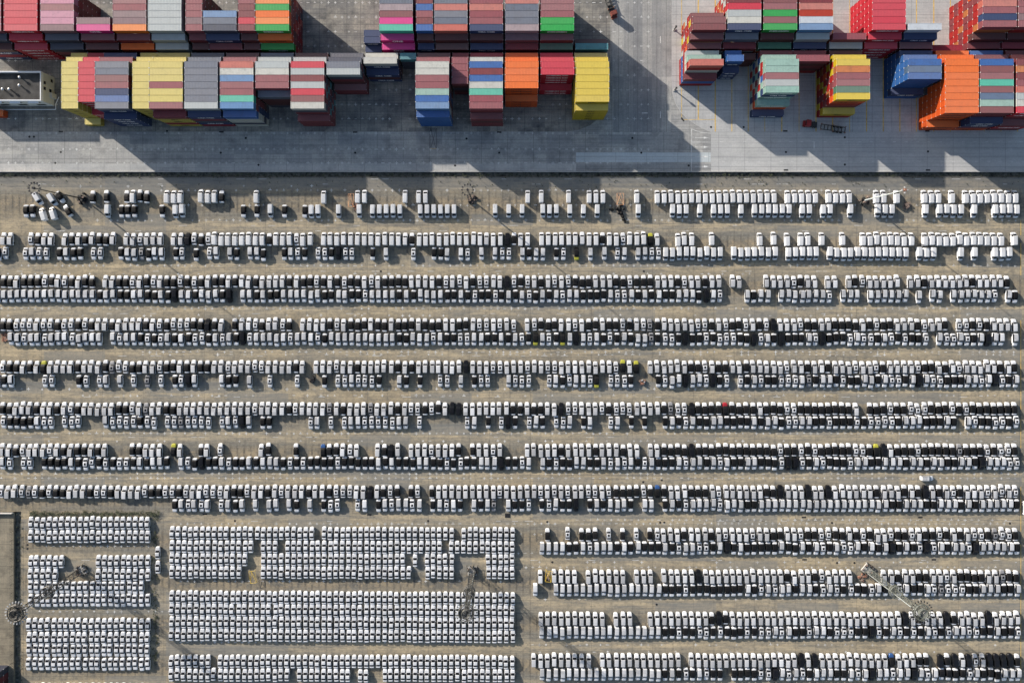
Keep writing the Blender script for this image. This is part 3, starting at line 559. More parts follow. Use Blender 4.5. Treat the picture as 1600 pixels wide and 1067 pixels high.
LOOSE = {'w': 300, 'x': 0, 's': 300, 'b': 300, 'c': 300, 'v': 400}
meshes = {}
def part_mesh(name, V, F, MM):
    me = bpy.data.meshes.new(name); me.from_pydata([tuple(v) for v in V], [], F); ml = []
    for m in MM:
        if m not in ml: ml.append(m)
    for m in ml: me.materials.append(m)
    me.polygons.foreach_set('material_index', [ml.index(m) for m in MM]); me.update(); return me
def car_meshes(ch):
    if ch not in meshes:
        meshes[ch] = {p: part_mesh(p.strip('#'), *d) for p, d in ST[ch].items()}
    return meshes[ch]
def place_car(ch, px, py, ang, label):
    x, y = W(px, py); nm, cat = NAME[ch]
    o = empty(nm, (x, y, 0), R(ang)); tag(o, label, cat, {'v': 'delivery vans on the car park', 'c': 'white sedans in blocks'}.get(ch, 'cars parked in double rows'))
    for p, me in car_meshes(ch).items():
        c = bpy.data.objects.new(p.strip('#'), me); COL.objects.link(c); c.parent = o
        c.location = (0, 0, 0)
    return o
stuff = {}
used = {}
for ch, px, py, ang, txt in STRAY: place_car(ch, px, py, ang, LOOK[ch] + ' ' + txt)
for ch, px, py, ang, nm, idx in cars:
    key = NAME[ch][0]
    special = ch in 'yurkdg'
    lim = 300
    if (key == 'delivery_van' or used.get(key, 0) < lim) or (special and used.get(key + '_sp', 0) < 30 and ch in 'yur'):
        used[key] = used.get(key, 0) + 1
        if special: used[key + '_sp'] = used.get(key + '_sp', 0) + 1
        tot = seg_far[nm]
        where = f'{ordw(idx)} from the left in the {nm}' if idx <= tot / 2 else f'{ordw(tot - idx + 1)} from the right in the {nm}'
        place_car(ch, px, py, ang, f'{SHORT[ch]}, {where}')
    else:
        stuff.setdefault(key, []).append((ch, px, py, ang))
for key, L_ in stuff.items():
    ml = []; Vs = []; Fs = []; Ms = []; base = 0; faces = []; fm = []
    tmpl = {}
    for ch in set(q[0] for q in L_):
        V = []; F = []; MM = []
        for p, (v, f, m) in ST[ch].items():
            i = len(V); V += [tuple(q) for q in v]; F += [tuple(i + k for k in g) for g in f]
            for mm in m:
                if mm not in ml: ml.append(mm)
                MM.append(ml.index(mm))
        tmpl[ch] = (np.array(V), F, MM)
    for ch, px, py, ang in L_:
        V, F, MM = tmpl[ch]; a = R(ang); x, y = W(px, py); c_, s_ = math.cos(a), math.sin(a)
        Q = np.empty_like(V); Q[:, 0] = V[:, 0] * c_ - V[:, 1] * s_ + x; Q[:, 1] = V[:, 0] * s_ + V[:, 1] * c_ + y; Q[:, 2] = V[:, 2]
        Vs.append(Q); Fs += [tuple(base + k for k in f) for f in F]; Ms += MM; base += len(V)
    VV = np.concatenate(Vs)
    me = bpy.data.meshes.new(key); me.vertices.add(len(VV)); me.vertices.foreach_set('co', VV.ravel())
    ls = np.array([len(f) for f in Fs], dtype=np.int32); lv = np.fromiter((k for f in Fs for k in f), dtype=np.int32, count=int(ls.sum()))
    me.loops.add(len(lv)); me.loops.foreach_set('vertex_index', lv)
    me.polygons.add(len(ls)); me.polygons.foreach_set('loop_start', np.concatenate([[0], np.cumsum(ls)[:-1]]).astype(np.int32)); me.polygons.foreach_set('loop_total', ls)
    for m in ml: me.materials.append(m)
    me.polygons.foreach_set('material_index', np.array(Ms, dtype=np.int32)); me.update(calc_edges=True); me.validate()
    o = bpy.data.objects.new('mass_of_' + key + 's', me); COL.objects.link(o)
    nice = {'minivan': 'white minivans', 'film_wrapped_car': 'white cars wrapped in black film', 'hatchback': 'white hatchbacks', 'sedan': 'white sedans', 'delivery_van': 'white vans'}[key]
    tag(o, 'remaining ' + nice + ' packed in the middle and lower rows of the car park', 'cars', kind='stuff')

# ================================================================ containers
TH = 2.59; CW = 2.39; L40 = 12.19; L20 = 6.06
# (block, bay left edge px on the ground, length, tiers and colours from north to south)
BAYS = [
 ('NW', 0, 2.0, 40, '6m 6M 6m 6M 6m 6m 5n 4D', 'MmN'),
 ('NW', 0, 55.2, 40, '6R 6R 6R 6R 6R 6R 5R 4R', 'R'),
 ('NW', 0, 108.7, 40, '6P 6P 6m 6P 6P 6q 5n 4n', 'MmM'),
 ('NW', 0, 161.6, 40, '- - - - 6q 6H 5M 4D', 'MD'),
 ('NW', 0, 214.7, 40, '6S 6m 6m 6q 6q 6o 5M 4O', 'MD'),
 ('NW', 0, 266.3, 40, '6C 6C 6C 6C 6C 6C 5C 4C', 'C'),
 ('NW', 0, 321.6, 20, '6m 6m 6m 6m 6q 6m 5M 4D', 'MD'),
 ('NW', 0, 347.0, 40, '- - - 6b 6L 6n 5N 4M', 'MN'),
 ('NW', 0, 398.5, 20, '6M 6m 6M 6M 6R 6M 5D 4D', 'MD'),
 ('NW', 0, 424.0, 40, '6m 6o 6G 6O 6o 6G 5O 4G', 'MJSM'),
 ('NW', 0, 578.2, 20, '- - - - - 4N 4N 3N', 'N'),
 ('NW', 0, 605.5, 40, '6L 6L 6c 6M 6H 6A 5H 4H', 'MH'),
 ('NW', 0, 659.4, 20, '6M 6M 6B 6m 6M 6B 5D 4N', 'MN'),
 ('NW', 0, 685.6, 40, '6S 6L 6S 6L 6L 6S 5D 4D', 'MD'),
 ('NW', 0, 737.6, 40, '6m 6m 6S 6m 6m 6N 5D 4N', 'MD'),
 ('NW', 0, 790.0, 40, '6S 6S 6L 6L 6L 6c 5q 4M', 'MD'),
 ('NW', 0, 842.0, 40, '6m 6m 6m 6m 6E 6E 5M 4g', 'MD'),
 ('NW', 0, 895.0, 40, '- - - - - - 3D 4T', 'MD'),
 ('SW', 0, 139.4, 20, '4y 5Y 6Y 6Y 6Y 6Y 6Y 6Y 6Y 1Y', 'Y'),
 ('SW', 0, 164.2, 20, '4r 5R 6R 6R 6R 6R 6R 6R 3R', 'R'),
 ('SW', 0, 188.8, 40, '4N 5m 6L 6L 6M 6m 6N 6B 6L 4N', 'N'),
 ('SW', 0, 243.6, 20, '4y 5Y 6Y 6Y 6Y 6Y 6Y 6Y 6Y', 'Y'),
 ('SW', 0, 268.2, 40, '4y 5Y 6Y 6Y 6Y 6m 6Y 6Y 6m 5M', 'YYM'),
 ('SW', 0, 319.6, 40, '4n 5L 6L 6L 6L 6L 6L 6L 6C 5N', 'Nn'),
 ('SW', 0, 371.9, 40, '4D 5m 6S 6w 6b 6m 6m 6A 6b 5B', 'wNM'),
 ('SW', 0, 423.6, 40, '4L 5C 6C 6w 6m 6m 5L', 'MDn'),
 ('SW', 0, 475.6, 40, '4D 5C 6R 6C 6M 6C 6R 6M 6w 3M', 'MnMT'),
 ('SW', 0, 528.0, 40, '4n 5n 6L 6C 2M', 'MD'),
 ('SW', 0, 580.0, 40, '4w 5w 3N', 'DN'),
 ('SW', 0, 632.0, 20, '4T', 'n'),
 ('SW', 0, 658.4, 40, '4D 5m 6w 6w 6m 6m 6a 6B 6b 5B', 'BCM'),
 ('SW', 0, 710.8, 20, '4M 5m 5m 5m 5m', 'MD'),
 ('SW', 0, 737.4, 40, '4r 5w 6B 6M 6B 6w 6A 6m 6m 4M', 'MNM'),
 ('SW', 0, 789.7, 40, '4O 5O 6O 6O 6O 6O 3O', 'O'),
 ('SW', 0, 842.2, 40, '4R 5R 6R 6R 2R', 'R'),
 ('SW', 0, 893.4, 40, '4y 5K 6K 6K 6K 6K 6K 6K 5K', 'K'),
 ('NE', 1, 1064.5, 40, '- - - 5M 6M 6M 5M 4M', 'JKJJCJM'),
 ('NE', 1, 1116.2, 40, '6M 6M 6R 6C 6w 6N 5L 4M', 'JCJt'),
 ('NE', 1, 1168.8, 40, '6M 6M 6m 6G 6M 6G 5D 4g', 'MJ'),
 ('NE', 1, 1221.4, 40, '6M 6M 6S 6J 6W 6b 5C 4N', 'MJO'),
 ('NE', 1, 1275.8, 40, '- - - - - - 5m 4C', 'MD'),
 ('NE', 1, 1328.2, 40, '6R 6R 6R 6R 6R 6R 5R 4R', 'R'),
 ('NE', 1, 1380.6, 40, '- - - - - 6W 5N 4M', 'MN'),
 ('NE', 1, 1434.9, 40, '- - - - - - - 3r', 'r'),
 ('NE', 1, 1482.5, 40, '7M 7m 7S 7m 7N 7m 5D 4M', 'JMJtMJM'),
 ('NE', 1, 1533.9, 40, '7m 7M 7m 7m 7q 7m 5D 4r', 'JOJMJt'),
 ('SE', 1, 1060.9, 40, '4C 5a 6S 3M', 'JJBwJ'),
 ('SE', 1, 1119.3, 20, '4B 5B 3N', 'N'),
 ('SE', 1, 1144.5, 20, '3D', 'D'),
 ('SE', 1, 1171.4, 40, '4M 5a 6a 6a 6m 6C 6a 3a 1N', 'BaJwNa'),
 ('SE', 1, 1221.6, 40, '4M 5m', 'MD'),
 ('SE', 1, 1275.6, 40, '4D 5K 6K 6t 6m 6m 6g 6K 2K', 'JKJM'),
 ('SE', 1, 1380.6, 40, '4N 5B 6B 6e 6B 2N', 'B'),
 ('SE', 1, 1434.9, 40, '4O 5O 6O 6O 6O 6O 6O 6O 6O 6O 2O', 'O'),
 ('SE', 1, 1486.2, 40, '4B 5M 6B 6M 6m 6A 6M 6e 6a 6M 4N', 'MN'),
 ('SE', 1, 1539.6, 40, '4M 5S 6M 6t 6M 6m 6S 6C 6w 6R 3M', 'MR'),
 ('CW', 0, -35.5, 40, '4M 4n 4n 4n', 'DMn'),
]
S0 = {'NW': 34 - 9.93, 'SW': 108.2, 'NE': 32.7 - 9.93, 'SE': 104.7, 'CW': 1048.5}
BN = {'NW': 'northwest', 'SW': 'southwest', 'NE': 'northeast', 'SE': 'southeast', 'CW': 'corner'}
def cont_mesh(kind, L, c):
    """kind: 'body', 'door'"""
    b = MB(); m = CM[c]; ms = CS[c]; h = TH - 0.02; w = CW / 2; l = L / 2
    if kind == 'body':
        # roof and long sides with real corrugation between rails
        n = int(L / 0.55); d = 0.016
        xs = []; zs = []
        for k in range(n):
            x = -l + 0.12 + (L - 0.24) * k / n; s = (L - 0.24) / n
            xs += [x, x + s * .38, x + s * .5, x + s * .88]; zs += [0, 0, -d, -d]
        xs.append(l - .12); zs.append(0)
        for a in range(len(xs) - 1):
            b.poly([(xs[a], -w + .1, h - .02 + zs[a]), (xs[a + 1], -w + .1, h - .02 + zs[a + 1]), (xs[a + 1], w - .1, h - .02 + zs[a + 1]), (xs[a], w - .1, h - .02 + zs[a])], m)
            for sy in (-1, 1):
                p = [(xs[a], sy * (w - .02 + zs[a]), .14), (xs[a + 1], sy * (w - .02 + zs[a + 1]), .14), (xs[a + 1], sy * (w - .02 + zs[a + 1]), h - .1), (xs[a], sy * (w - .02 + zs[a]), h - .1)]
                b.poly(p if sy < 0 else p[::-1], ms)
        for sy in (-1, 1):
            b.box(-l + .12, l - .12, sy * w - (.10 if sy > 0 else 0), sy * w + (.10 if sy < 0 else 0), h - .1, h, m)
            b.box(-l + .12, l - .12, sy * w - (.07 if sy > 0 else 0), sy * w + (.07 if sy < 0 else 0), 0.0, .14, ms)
        b.box(-l, -l + .12, -w + .16, w - .16, h - .12, h, m); b.box(l - .12, l, -w + .16, w - .16, h - .12, h, m)
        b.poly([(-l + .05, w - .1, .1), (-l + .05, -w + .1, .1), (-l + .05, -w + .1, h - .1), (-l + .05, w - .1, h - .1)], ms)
        for sx in (-1, 1):
            for sy in (-1, 1):
                x0 = sx * l; y0 = sy * w
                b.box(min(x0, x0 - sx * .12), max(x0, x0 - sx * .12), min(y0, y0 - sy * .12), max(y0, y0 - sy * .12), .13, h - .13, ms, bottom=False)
                for z0 in (0.0, h - .13):
                    b.box(min(x0, x0 - sx * .17), max(x0, x0 - sx * .17), min(y0, y0 - sy * .16), max(y0, y0 - sy * .16), z0, z0 + .135, M['casting'])
    else:
        for sy in (-1, 1):
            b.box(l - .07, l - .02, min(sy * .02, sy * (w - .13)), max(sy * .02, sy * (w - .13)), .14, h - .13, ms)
            for q in (.28, .78): b.bar((l - .005, sy * q, .16), (l - .005, sy * q, h - .15), .02, M['steel'])
    return b
TXT = {'R': ('HAMBURG S\u00dcD', 1.15, 0), 'K': ('MSC', 1.5, 1), 'Y': ('MSC', 1.5, 1), 'E': ('EVERGREEN', 1.35, 0), 'G': ('EVERGREEN', 1.35, 0), 'H': ('ONE', 1.9, 0), 'O': ('Hapag-Lloyd', 1.5, 1), 'a': ('CHINA SHIPPING', 1.1, 0), 'N': ('CMA CGM', 1.3, 0)}
txm = {}
def text_mesh(c, L):
    if c not in TXT: return None
    if (c, L) not in txm:
        tx, sz, dark = TXT[c]; cu = bpy.data.curves.new('lettering', 'FONT'); cu.body = tx; cu.size = sz * (1.0 if L > 7 else .62); cu.align_x = 'CENTER'; cu.align_y = 'CENTER'; cu.extrude = .008; cu.offset = .02; cu.resolution_u = 2
        o = bpy.data.objects.new('lettering_tmp', cu); COL.objects.link(o); dg = bpy.context.evaluated_depsgraph_get()
        me = bpy.data.meshes.new_from_object(o.evaluated_get(dg)); bpy.data.objects.remove(o)
        me.materials.clear(); me.materials.append(M['letterb'] if dark else M['letter']); me.name = 'lettering'; txm[(c, L)] = me
    return txm[(c, L)]
cms = {}
def cmesh(kind, L, c):
    k = (kind, L, c)
    if k not in cms: bb = cont_mesh(kind, L, c); cms[k] = (bb.mesh({'body': 'container_body', 'door': 'container_door'}[kind]), bb)
    return cms[k]
cols = {}
cont = []     # bay, row, tier, colour...
bay_no = {}
for bi, (blk, east, gx, ln_, spec, fill) in enumerate(BAYS):
    bay_no[blk] = bay_no.get(blk, 0) + 1
    for k, tok in enumerate(spec.split()):
        if tok == '-': continue
        cols[(bi, k)] = (int(tok[:-1]), tok[-1])
    BAYS[bi] = (blk, east, gx, ln_, spec, fill, bay_no[blk])
def height(bi, k): return cols.get((bi, k), (0, ''))[0]
def side_bay(bi, d):
    """the bay next door to west (-1) or east (+1)"""
    blk, _, gx, ln_ = BAYS[bi][:4]; ext = (49.1 if ln_ == 40 else 24.4)
    best = None
    for j, bb in enumerate(BAYS):
        if bb[0] != blk or j == bi: continue
        e2 = (49.1 if bb[3] == 40 else 24.4)
        gap = (bb[2] - (gx + ext)) if d > 0 else (gx - (bb[2] + e2))
        if -1 < gap < 7: best = j
    return best
for (bi, k), (tiers, col) in cols.items():
    blk, east, gx, ln_, spec, fill, bno = BAYS[bi]; L = L40 if ln_ == 40 else L20
    sy = S0[blk] + 9.93 * k
    x0, y0 = W(gx, sy); cx = x0 + L / 2; cy = y0 + CW / 2
    ws_, es_ = side_bay(bi, -1), side_bay(bi, 1)
    for t in range(1, tiers + 1):
        top = t == tiers; n_h = height(bi, k - 1); s_h = height(bi, k + 1)
        if blk[0] == 'N' and s_h == 0 and k == 7: s_h = 0
        ww = height(ws_, k) if ws_ is not None else 0; ee = height(es_, k) if es_ is not None else 0
        ex = top or n_h < t or s_h < t or ww < t or ee < t
        if not ex: continue
        c = col if top else fill[(t * 3 + k * 5 + bi) % len(fill)]
        if not top and len(set(fill)) > 1 and random.random() < (.22 if blk != 'CW' else 0): c = random.choice('MJtJO' if blk[1] == 'E' else 'MmDnDr')
        # rough size in the photograph
        s = CAMH / (CAMH - t * TH); ix = 801 + (gx - 801) * s; iy = 455 - (455 - sy) * s
        if ix > 1600 or ix + ln_ * 1.3 < 0 or iy < 0 or iy - 11 > 1067: vis = 0
        else:
            vis = (10.0 if top else 0) * (1 if ln_ == 40 else .5)
            if s_h < t and sy < 455: vis += 2.6 * (455 - sy) / 400
            if n_h < t and sy > 455: vis += 2.0
            if not top: vis *= 0.999
            if gx > 801 and ww < t: vis += 1.5 * (gx - 801) / 700
            if gx < 801 and ee < t: vis += 1.5 * (801 - gx) / 700
        cont.append((vis, bi, k, t, c, cx, cy, L, top, s_h < t))
cont.sort(key=lambda q: -q[0])
CNUM = 'one two three four five six seven eight nine ten eleven twelve thirteen fourteen fifteen sixteen seventeen eighteen nineteen twenty'.split()
rng = random.Random(3)
stuffb = []
for i, (vis, bi, k, t, c, cx, cy, L, top, south) in enumerate(cont):
    dx, dy = rng.uniform(-.05, .05), rng.uniform(-.008, .008)
    z = (t - 1) * TH + (0.02 if True else 0)
    if i < 300 and vis > 0:
        o = empty('shipping_container', (cx + dx, cy + dy, z), math.pi if rng.random() < .5 else 0)
        blk, bno = BAYS[bi][0], BAYS[bi][6]
        rowtxt = 'row ' + CNUM[k]
        tag(o, f"{PAL[c][0]} {'long' if L > 7 else 'short'} container, tier {CNUM[t - 1]}{' on top' if top else ''}, {rowtxt} of bay {CNUM[bno - 1]}, {BN[blk]} block", 'shipping container', 'shipping containers stacked in the yard')
        a = bpy.data.objects.new('container_body', cmesh('body', L, c)[0]); COL.objects.link(a); a.parent = o
        d = bpy.data.objects.new('container_door', cmesh('door', L, c)[0]); COL.objects.link(d); d.parent = o
        tm = text_mesh(c, L) if south else None
        if tm:
            e = bpy.data.objects.new('lettering', tm); COL.objects.link(e); e.parent = o; fl = o.rotation_euler[2] > 1
            e.location = (0, (CW / 2 + .012) * (1 if fl else -1), 1.32); e.rotation_euler = (math.pi / 2, 0, math.pi if fl else 0)
    else: stuffb.append((c, cx + dx, cy + dy, z, L, south))
b = MB()
for c, x, y, z, L, south in stuffb:
    tm = text_mesh(c, L) if south else None
    if tm:
        i = len(b.v); b.v += [(p.co.x + x, y - CW / 2 - .012 - p.co.z, z + 1.32 + p.co.y) for p in tm.vertices]; mi_ = b.mi(tm.materials[0])
        for pl in tm.polygons: b.f.append(tuple(i + q for q in pl.vertices)); b.m.append(mi_)
    for kind in ('body', 'door'):
        s = cmesh(kind, L, c)[1]; i = len(b.v); b.v += [(p[0] + x, p[1] + y, p[2] + z) for p in s.v]
        mp = [b.mi(m) for m in s.mats]; b.f += [tuple(i + q for q in f) for f in s.f]; b.m += [mp[q] for q in s.m]
tag(b.obj('mass_of_shipping_containers'), 'containers of the lower tiers, seen mostly by their shaded sides', 'containers', kind='stuff')
print('containers', len(cont), 'loose', min(300, len(cont)))

# ================================================================ drainage channels, fences
b = MB()
x0, yb = W(-FAR, 276.5); x1, yt = W(4200, 269)
b.box(x0, x1, yt - .02, yt + .22, 0.0, .35, M['kerb'])
tag(b.obj('channel_wall'), 'low concrete kerb wall along the dark drainage channel below the container yard', 'wall')
def fence(name, a, c, step, label, h=1.9):
    root = empty(name, (a[0], a[1], 0)); tag(root, label, 'fence')
    A = Vector((*a, 0)); B = Vector((*c, 0)); d = B - A; L = d.length; d.normalize(); n = int(L / step)
    pm = MB(); pm.bar((0, 0, 0), (0, 0, h), .05, M['dsteel'])
    me = pm.mesh('post')
    for k in range(min(n, 100) + 1):
        o = bpy.data.objects.new('post', me); COL.objects.link(o); o.parent = root; o.location = d * (k * L / n)
    w = MB()
    for z in (.12, h * .5, h - .05): w.bar(Vector((0, 0, z)), d * L + Vector((0, 0, z)), .022, M['dsteel'])
    w.obj('rail', root)
    w = MB(); q = int(L / .62)
    for k in range(q): p = d * (k * L / q); w.bar(p + Vector((0, 0, .1)), p + Vector((0, 0, h - .05)), .028, M['dsteel'], 3)
    w.obj('mesh_panel', root)
a = W(-6, 277.6); c = W(1612, 277.6)
fence('mesh_fence', a, c, 4.05, 'long dark mesh fence on posts along the drainage channel above the first row')
a = W(20.5, 802); c = W(20.5, 1130)
fence('mesh_fence', a, c, 3.3, 'dark mesh fence running down beside the western drainage channel', 1.7)
b = MB()
for k in range(19):
    x, y = W(22.2, 806 + k * 14.5); b.box(x - .15, x + .15, y - .2, y + .2, 0, .5, M['kerb'])
# short end of the west apron
x0, y0 = W(-20, 801.5); x1, y1 = W(21, 799)
b2 = MB(); b2.box(x0, x1, y0, y0 + .3, 0.0, 1.1, M['kerb']); tag(b2.obj('apron_wall'), 'short low concrete wall closing the top of the western apron', 'wall')
rb = b.obj('marker_block'); tag(rb, 'row of small concrete blocks standing along the western fence', 'kerb block')
bpy.data.objects.remove(rb)

# ================================================================ office building in the container yard
X0, YS = W(-46, 166); X1, YN = W(85, 121.6); HB = 6.5
root = empty('office_building', ((X0 + X1) / 2, (YS + YN) / 2, 0)); tag(root, 'cream flat-roofed yard office with dark roof and white parapet beside the yellow containers', 'building')
def child(b, name, par=root, **k):
    o = b.obj(name, par); o.location = -Vector(par.location) if par.parent is None else (0, 0, 0); return tag(o, **k) if k else o
b = MB(); b.box(X0, X1, YS, YN, 0, HB - .55, M['bwall'], bottom=False); wl = child(b, 'wall')
b = MB(); b.box(X0 + .3, X1 - .3, YS + .3, YN - .3, HB - .55, HB - .5, M['roof']); rfo = child(b, 'roof')
b = MB()
for q in ((X0, X1, YS - .05, YS + .3), (X0, X1, YN - .3, YN + .05), (X1 - .3, X1 + .05, YS + .3, YN - .3), (X0 - .05, X0 + .3, YS + .3, YN - .3)): b.box(*q, HB - .56, HB + .75, M['wtrim'])
child(b, 'parapet')
for fx in (0.9, 2.7):
    for zz in (1.6, 4.6) if fx > 1 else (4.6,):
        y = YN - 2.6 - fx * 1.2
        b = MB(); b.box(X1 - .02, X1 + .03, y - .6, y + .6, zz, zz + 1.2, M['bglass']); child(b, 'window')
b = MB(); b.box(X1 - .02, X1 + .03, YN - 2.4, YN - 1.2, .9, 2.1, M['bglass']); child(b, 'window')
for fx in (2.0, 9.0, 16.0, 23.5):
    for z0, hh in ((4.2, 1.5), (1.0, 1.5)):
        b = MB(); b.box(X1 - fx - 3.4, X1 - fx, YS - .03, YS + .02, z0, z0 + hh, M['bglass']); w_ = child(b, 'window')
    b = MB(); b.box(X1 - fx - 3.7, X1 - fx + .3, YS - .75, YS - .051, 5.95, 6.1, M['wtrim']); child(b, 'awning')
b = MB(); b.box(X1 + .001, X1 + .9, YS + 2.5, YS + 4.4, 0, 2.6, M['bwall']); child(b, 'porch')
for px, py in ((29, 120.5), (28.5, 133), (12.6, 139), (2.3, 139)):
    x, y = W(801 + (px - 801) / 1.031, 455 - (455 - py) / 1.031)
    o = empty('roof_vent', (x, y, HB - .5)); tag(o, 'silver turbine roof vent, ' + {29: 'nearest the north parapet', 28.5: 'below the northern vent', 12.6: 'second from the west edge', 2.3: 'westernmost'}[px], 'roof vent', 'silver vents on the office roof')
    b = MB(); b.bar((0, 0, 0), (0, 0, .8), .22, M['dsteel'], 10); b.obj('stack', o)
    b = MB(); b.bar((0, 0, .8), (0, 0, 1.0), .30, M['vent'], 12, .48); b.bar((0, 0, 1.0), (0, 0, 1.25), .48, M['vent'], 12, .46); b.bar((0, 0, 1.25), (0, 0, 1.42), .46, M['vent'], 12, .12); b.obj('cap', o)
b = MB()
for p, q in (((-45, 171.5), (87.5, 171.5)), ((87.5, 171.5), (87.5, 163)), ((87.5, 163), (92.5, 152))):
    a = W(*p); c = W(*q); b.bar((*a, .15), (*c, .15), .16, M['wtrim'], 4)
tag(b.obj('terrace_kerb'), 'white angled kerb round the shaded terrace of the yard office', 'kerb')
b = MB(); mlow = M['orangebar']
x0, y0 = W(-12, 184.5); x1, y1 = W(13.3, 175)
root2 = empty('orange_container', ((x0 + x1) / 2, (y0 + y1) / 2, 0)); tag(root2, 'orange container lying alone below the yard office', 'shipping container')
for kind in ('body', 'door'):
    o = bpy.data.objects.new('container_' + kind, cmesh(kind, L20, 'O')[0]); COL.objects.link(o); o.parent = root2

# ================================================================ masts
def lattice(b, h, w0, w1, m, r=.07, n=14):
    def corner(z, k):
        w = w0 + (w1 - w0) * z / h; return Vector(((w if k in (0, 3) else -w) / 2, (w if k in (0, 1) else -w) / 2, z))
    zs = [h * i / n for i in range(n + 1)]
    for k in range(4):
        b.bar(corner(0, k), corner(h, k), r * 1.3, m, 4)
        for i in range(n):
            b.bar(corner(zs[i], k), corner(zs[i + 1], (k + 1) % 4), r * .7, m, 3)
            b.bar(corner(zs[i + 1], k), corner(zs[i], (k + 1) % 4), r * .7, m, 3)
            b.bar(corner(zs[i + 1], k), corner(zs[i + 1], (k + 1) % 4), r * .8, m, 3)
def cage(b, z, rad, hh, m, n=20, t=.085):
    for q in np.linspace(.2, .95, 5): b.ring((0, 0, z - .05), rad * q, .045, m, n)
    for k in range(n): b.bar((0, 0, z), (rad * math.cos(2 * math.pi * (k + .5) / n), rad * math.sin(2 * math.pi * (k + .5) / n), z), .04, m, 3)
    b.ring((0, 0, z), rad, t * 1.7, m, n); b.ring((0, 0, z + hh), rad, t * 1.9, m, n); b.ring((0, 0, z), rad * .62, t * .8, m, n)
    b.ring((0, 0, z), rad * .8, t * .8, m, n)
    for k in range(n):
        a = 2 * math.pi * k / n; c_, s_ = math.cos(a), math.sin(a)
        b.bar((rad * c_, rad * s_, z), (rad * c_, rad * s_, z + hh), t * .7, m, 3)
        b.bar((rad * .3 * c_, rad * .3 * s_, z), (rad * c_, rad * s_, z), t * .7, m, 3)
def big_mast(px, py, h, m, lm, label, rad=2.7, spikes=20, seed=1, rz=0.0):
    x, y = W(px, py); o = empty('light_mast', (x, y, 0), rz); tag(o, label, 'light mast', 'tall lattice light masts')
    b = MB(); lattice(b, h, 2.1, 1.2, m, .08, 16)
    b.bar((.6, -1.1, 0), (.5, -.8, h), .10, M['lsteel'], 4)
    b.obj('tower', o)
    b = MB(); b.box(-1.7, 1.7, -1.7, 1.7, 0, .45, M['kerb']); b.obj('footing', o)
    b = MB(); cage(b, h * .545, 2.15, 1.1, m, 18); b.obj('middle_platform', o)
    b = MB(); cage(b, h - .4, rad, 1.1, m, 20); cage(b, h + .9, rad * .55, .5, m, 10); b.obj('top_platform', o)
    for k in range(spikes):
        a = 2 * math.pi * k / spikes; c_, s_ = math.cos(a), math.sin(a)
        b = MB(); b.bar((rad * c_, rad * s_, h + .3), ((rad + .95) * c_, (rad + .95) * s_, h + .2), .05, lm, 4)
        q = Matrix.Rotation(a, 3, 'Z'); b.box(rad + .65, rad + 1.2, -.17, .17, h + .05, h + .32, lm, rot=q, org=(0, 0, 0)); b.obj('floodlight', o)
    # equipment at the foot
    rg = random.Random(seed); cl = MB()
    for k in range(26):
        a = rg.uniform(0, 6.28); d = rg.uniform(1.2, 2.3); xx, yy = d * math.cos(a), d * math.sin(a)
        cl.box(-.3 * rg.random() - .1, .3, -.25, .3 * rg.random(), 0, rg.uniform(.3, 1.2), rg.choice([M['debris'], M['dsteel'], M['weath'], M['dsteel']]), rot=Matrix.Rotation(rg.uniform(0, 3), 3, 'Z'), org=(xx, yy, .45 if max(abs(xx), abs(yy)) < 1.7 else 0))
    for sx, sy in ((-1, -1), (-1, 1), (1, -1), (1, 1)):
        cl.bar((sx * 2.1, sy * 2.1, 0), (sx * 2.1, sy * 2.1, 1.2), .07, M['dsteel'])
        cl.bar((sx * 2.1, sy * 2.1, 1.1), (-sx * 2.1 if sx * sy > 0 else sx * 2.1, sy * 2.1 if sx * sy > 0 else -sy * 2.1, 1.1), .06, M['dsteel'])
    cl.obj('guard_rail', o)
    return o
big_mast(128.5, 890.5, 33, M['dsteel'], M['lamp'], 'dark lattice light mast leaning over the small sedan blocks in the southwest', 2.7, 22, 1, R(28))
big_mast(738, 891, 32.5, M['weath'], M['steel'], 'grey lattice light mast standing in a gap of the large sedan block', 2.6, 22, 2)
big_mast(1354.5, 889, 33.2, M['steel'], M['dsteel'], 'pale grey lattice light mast standing in a gap of row ten', 2.7, 22, 3, R(-40))
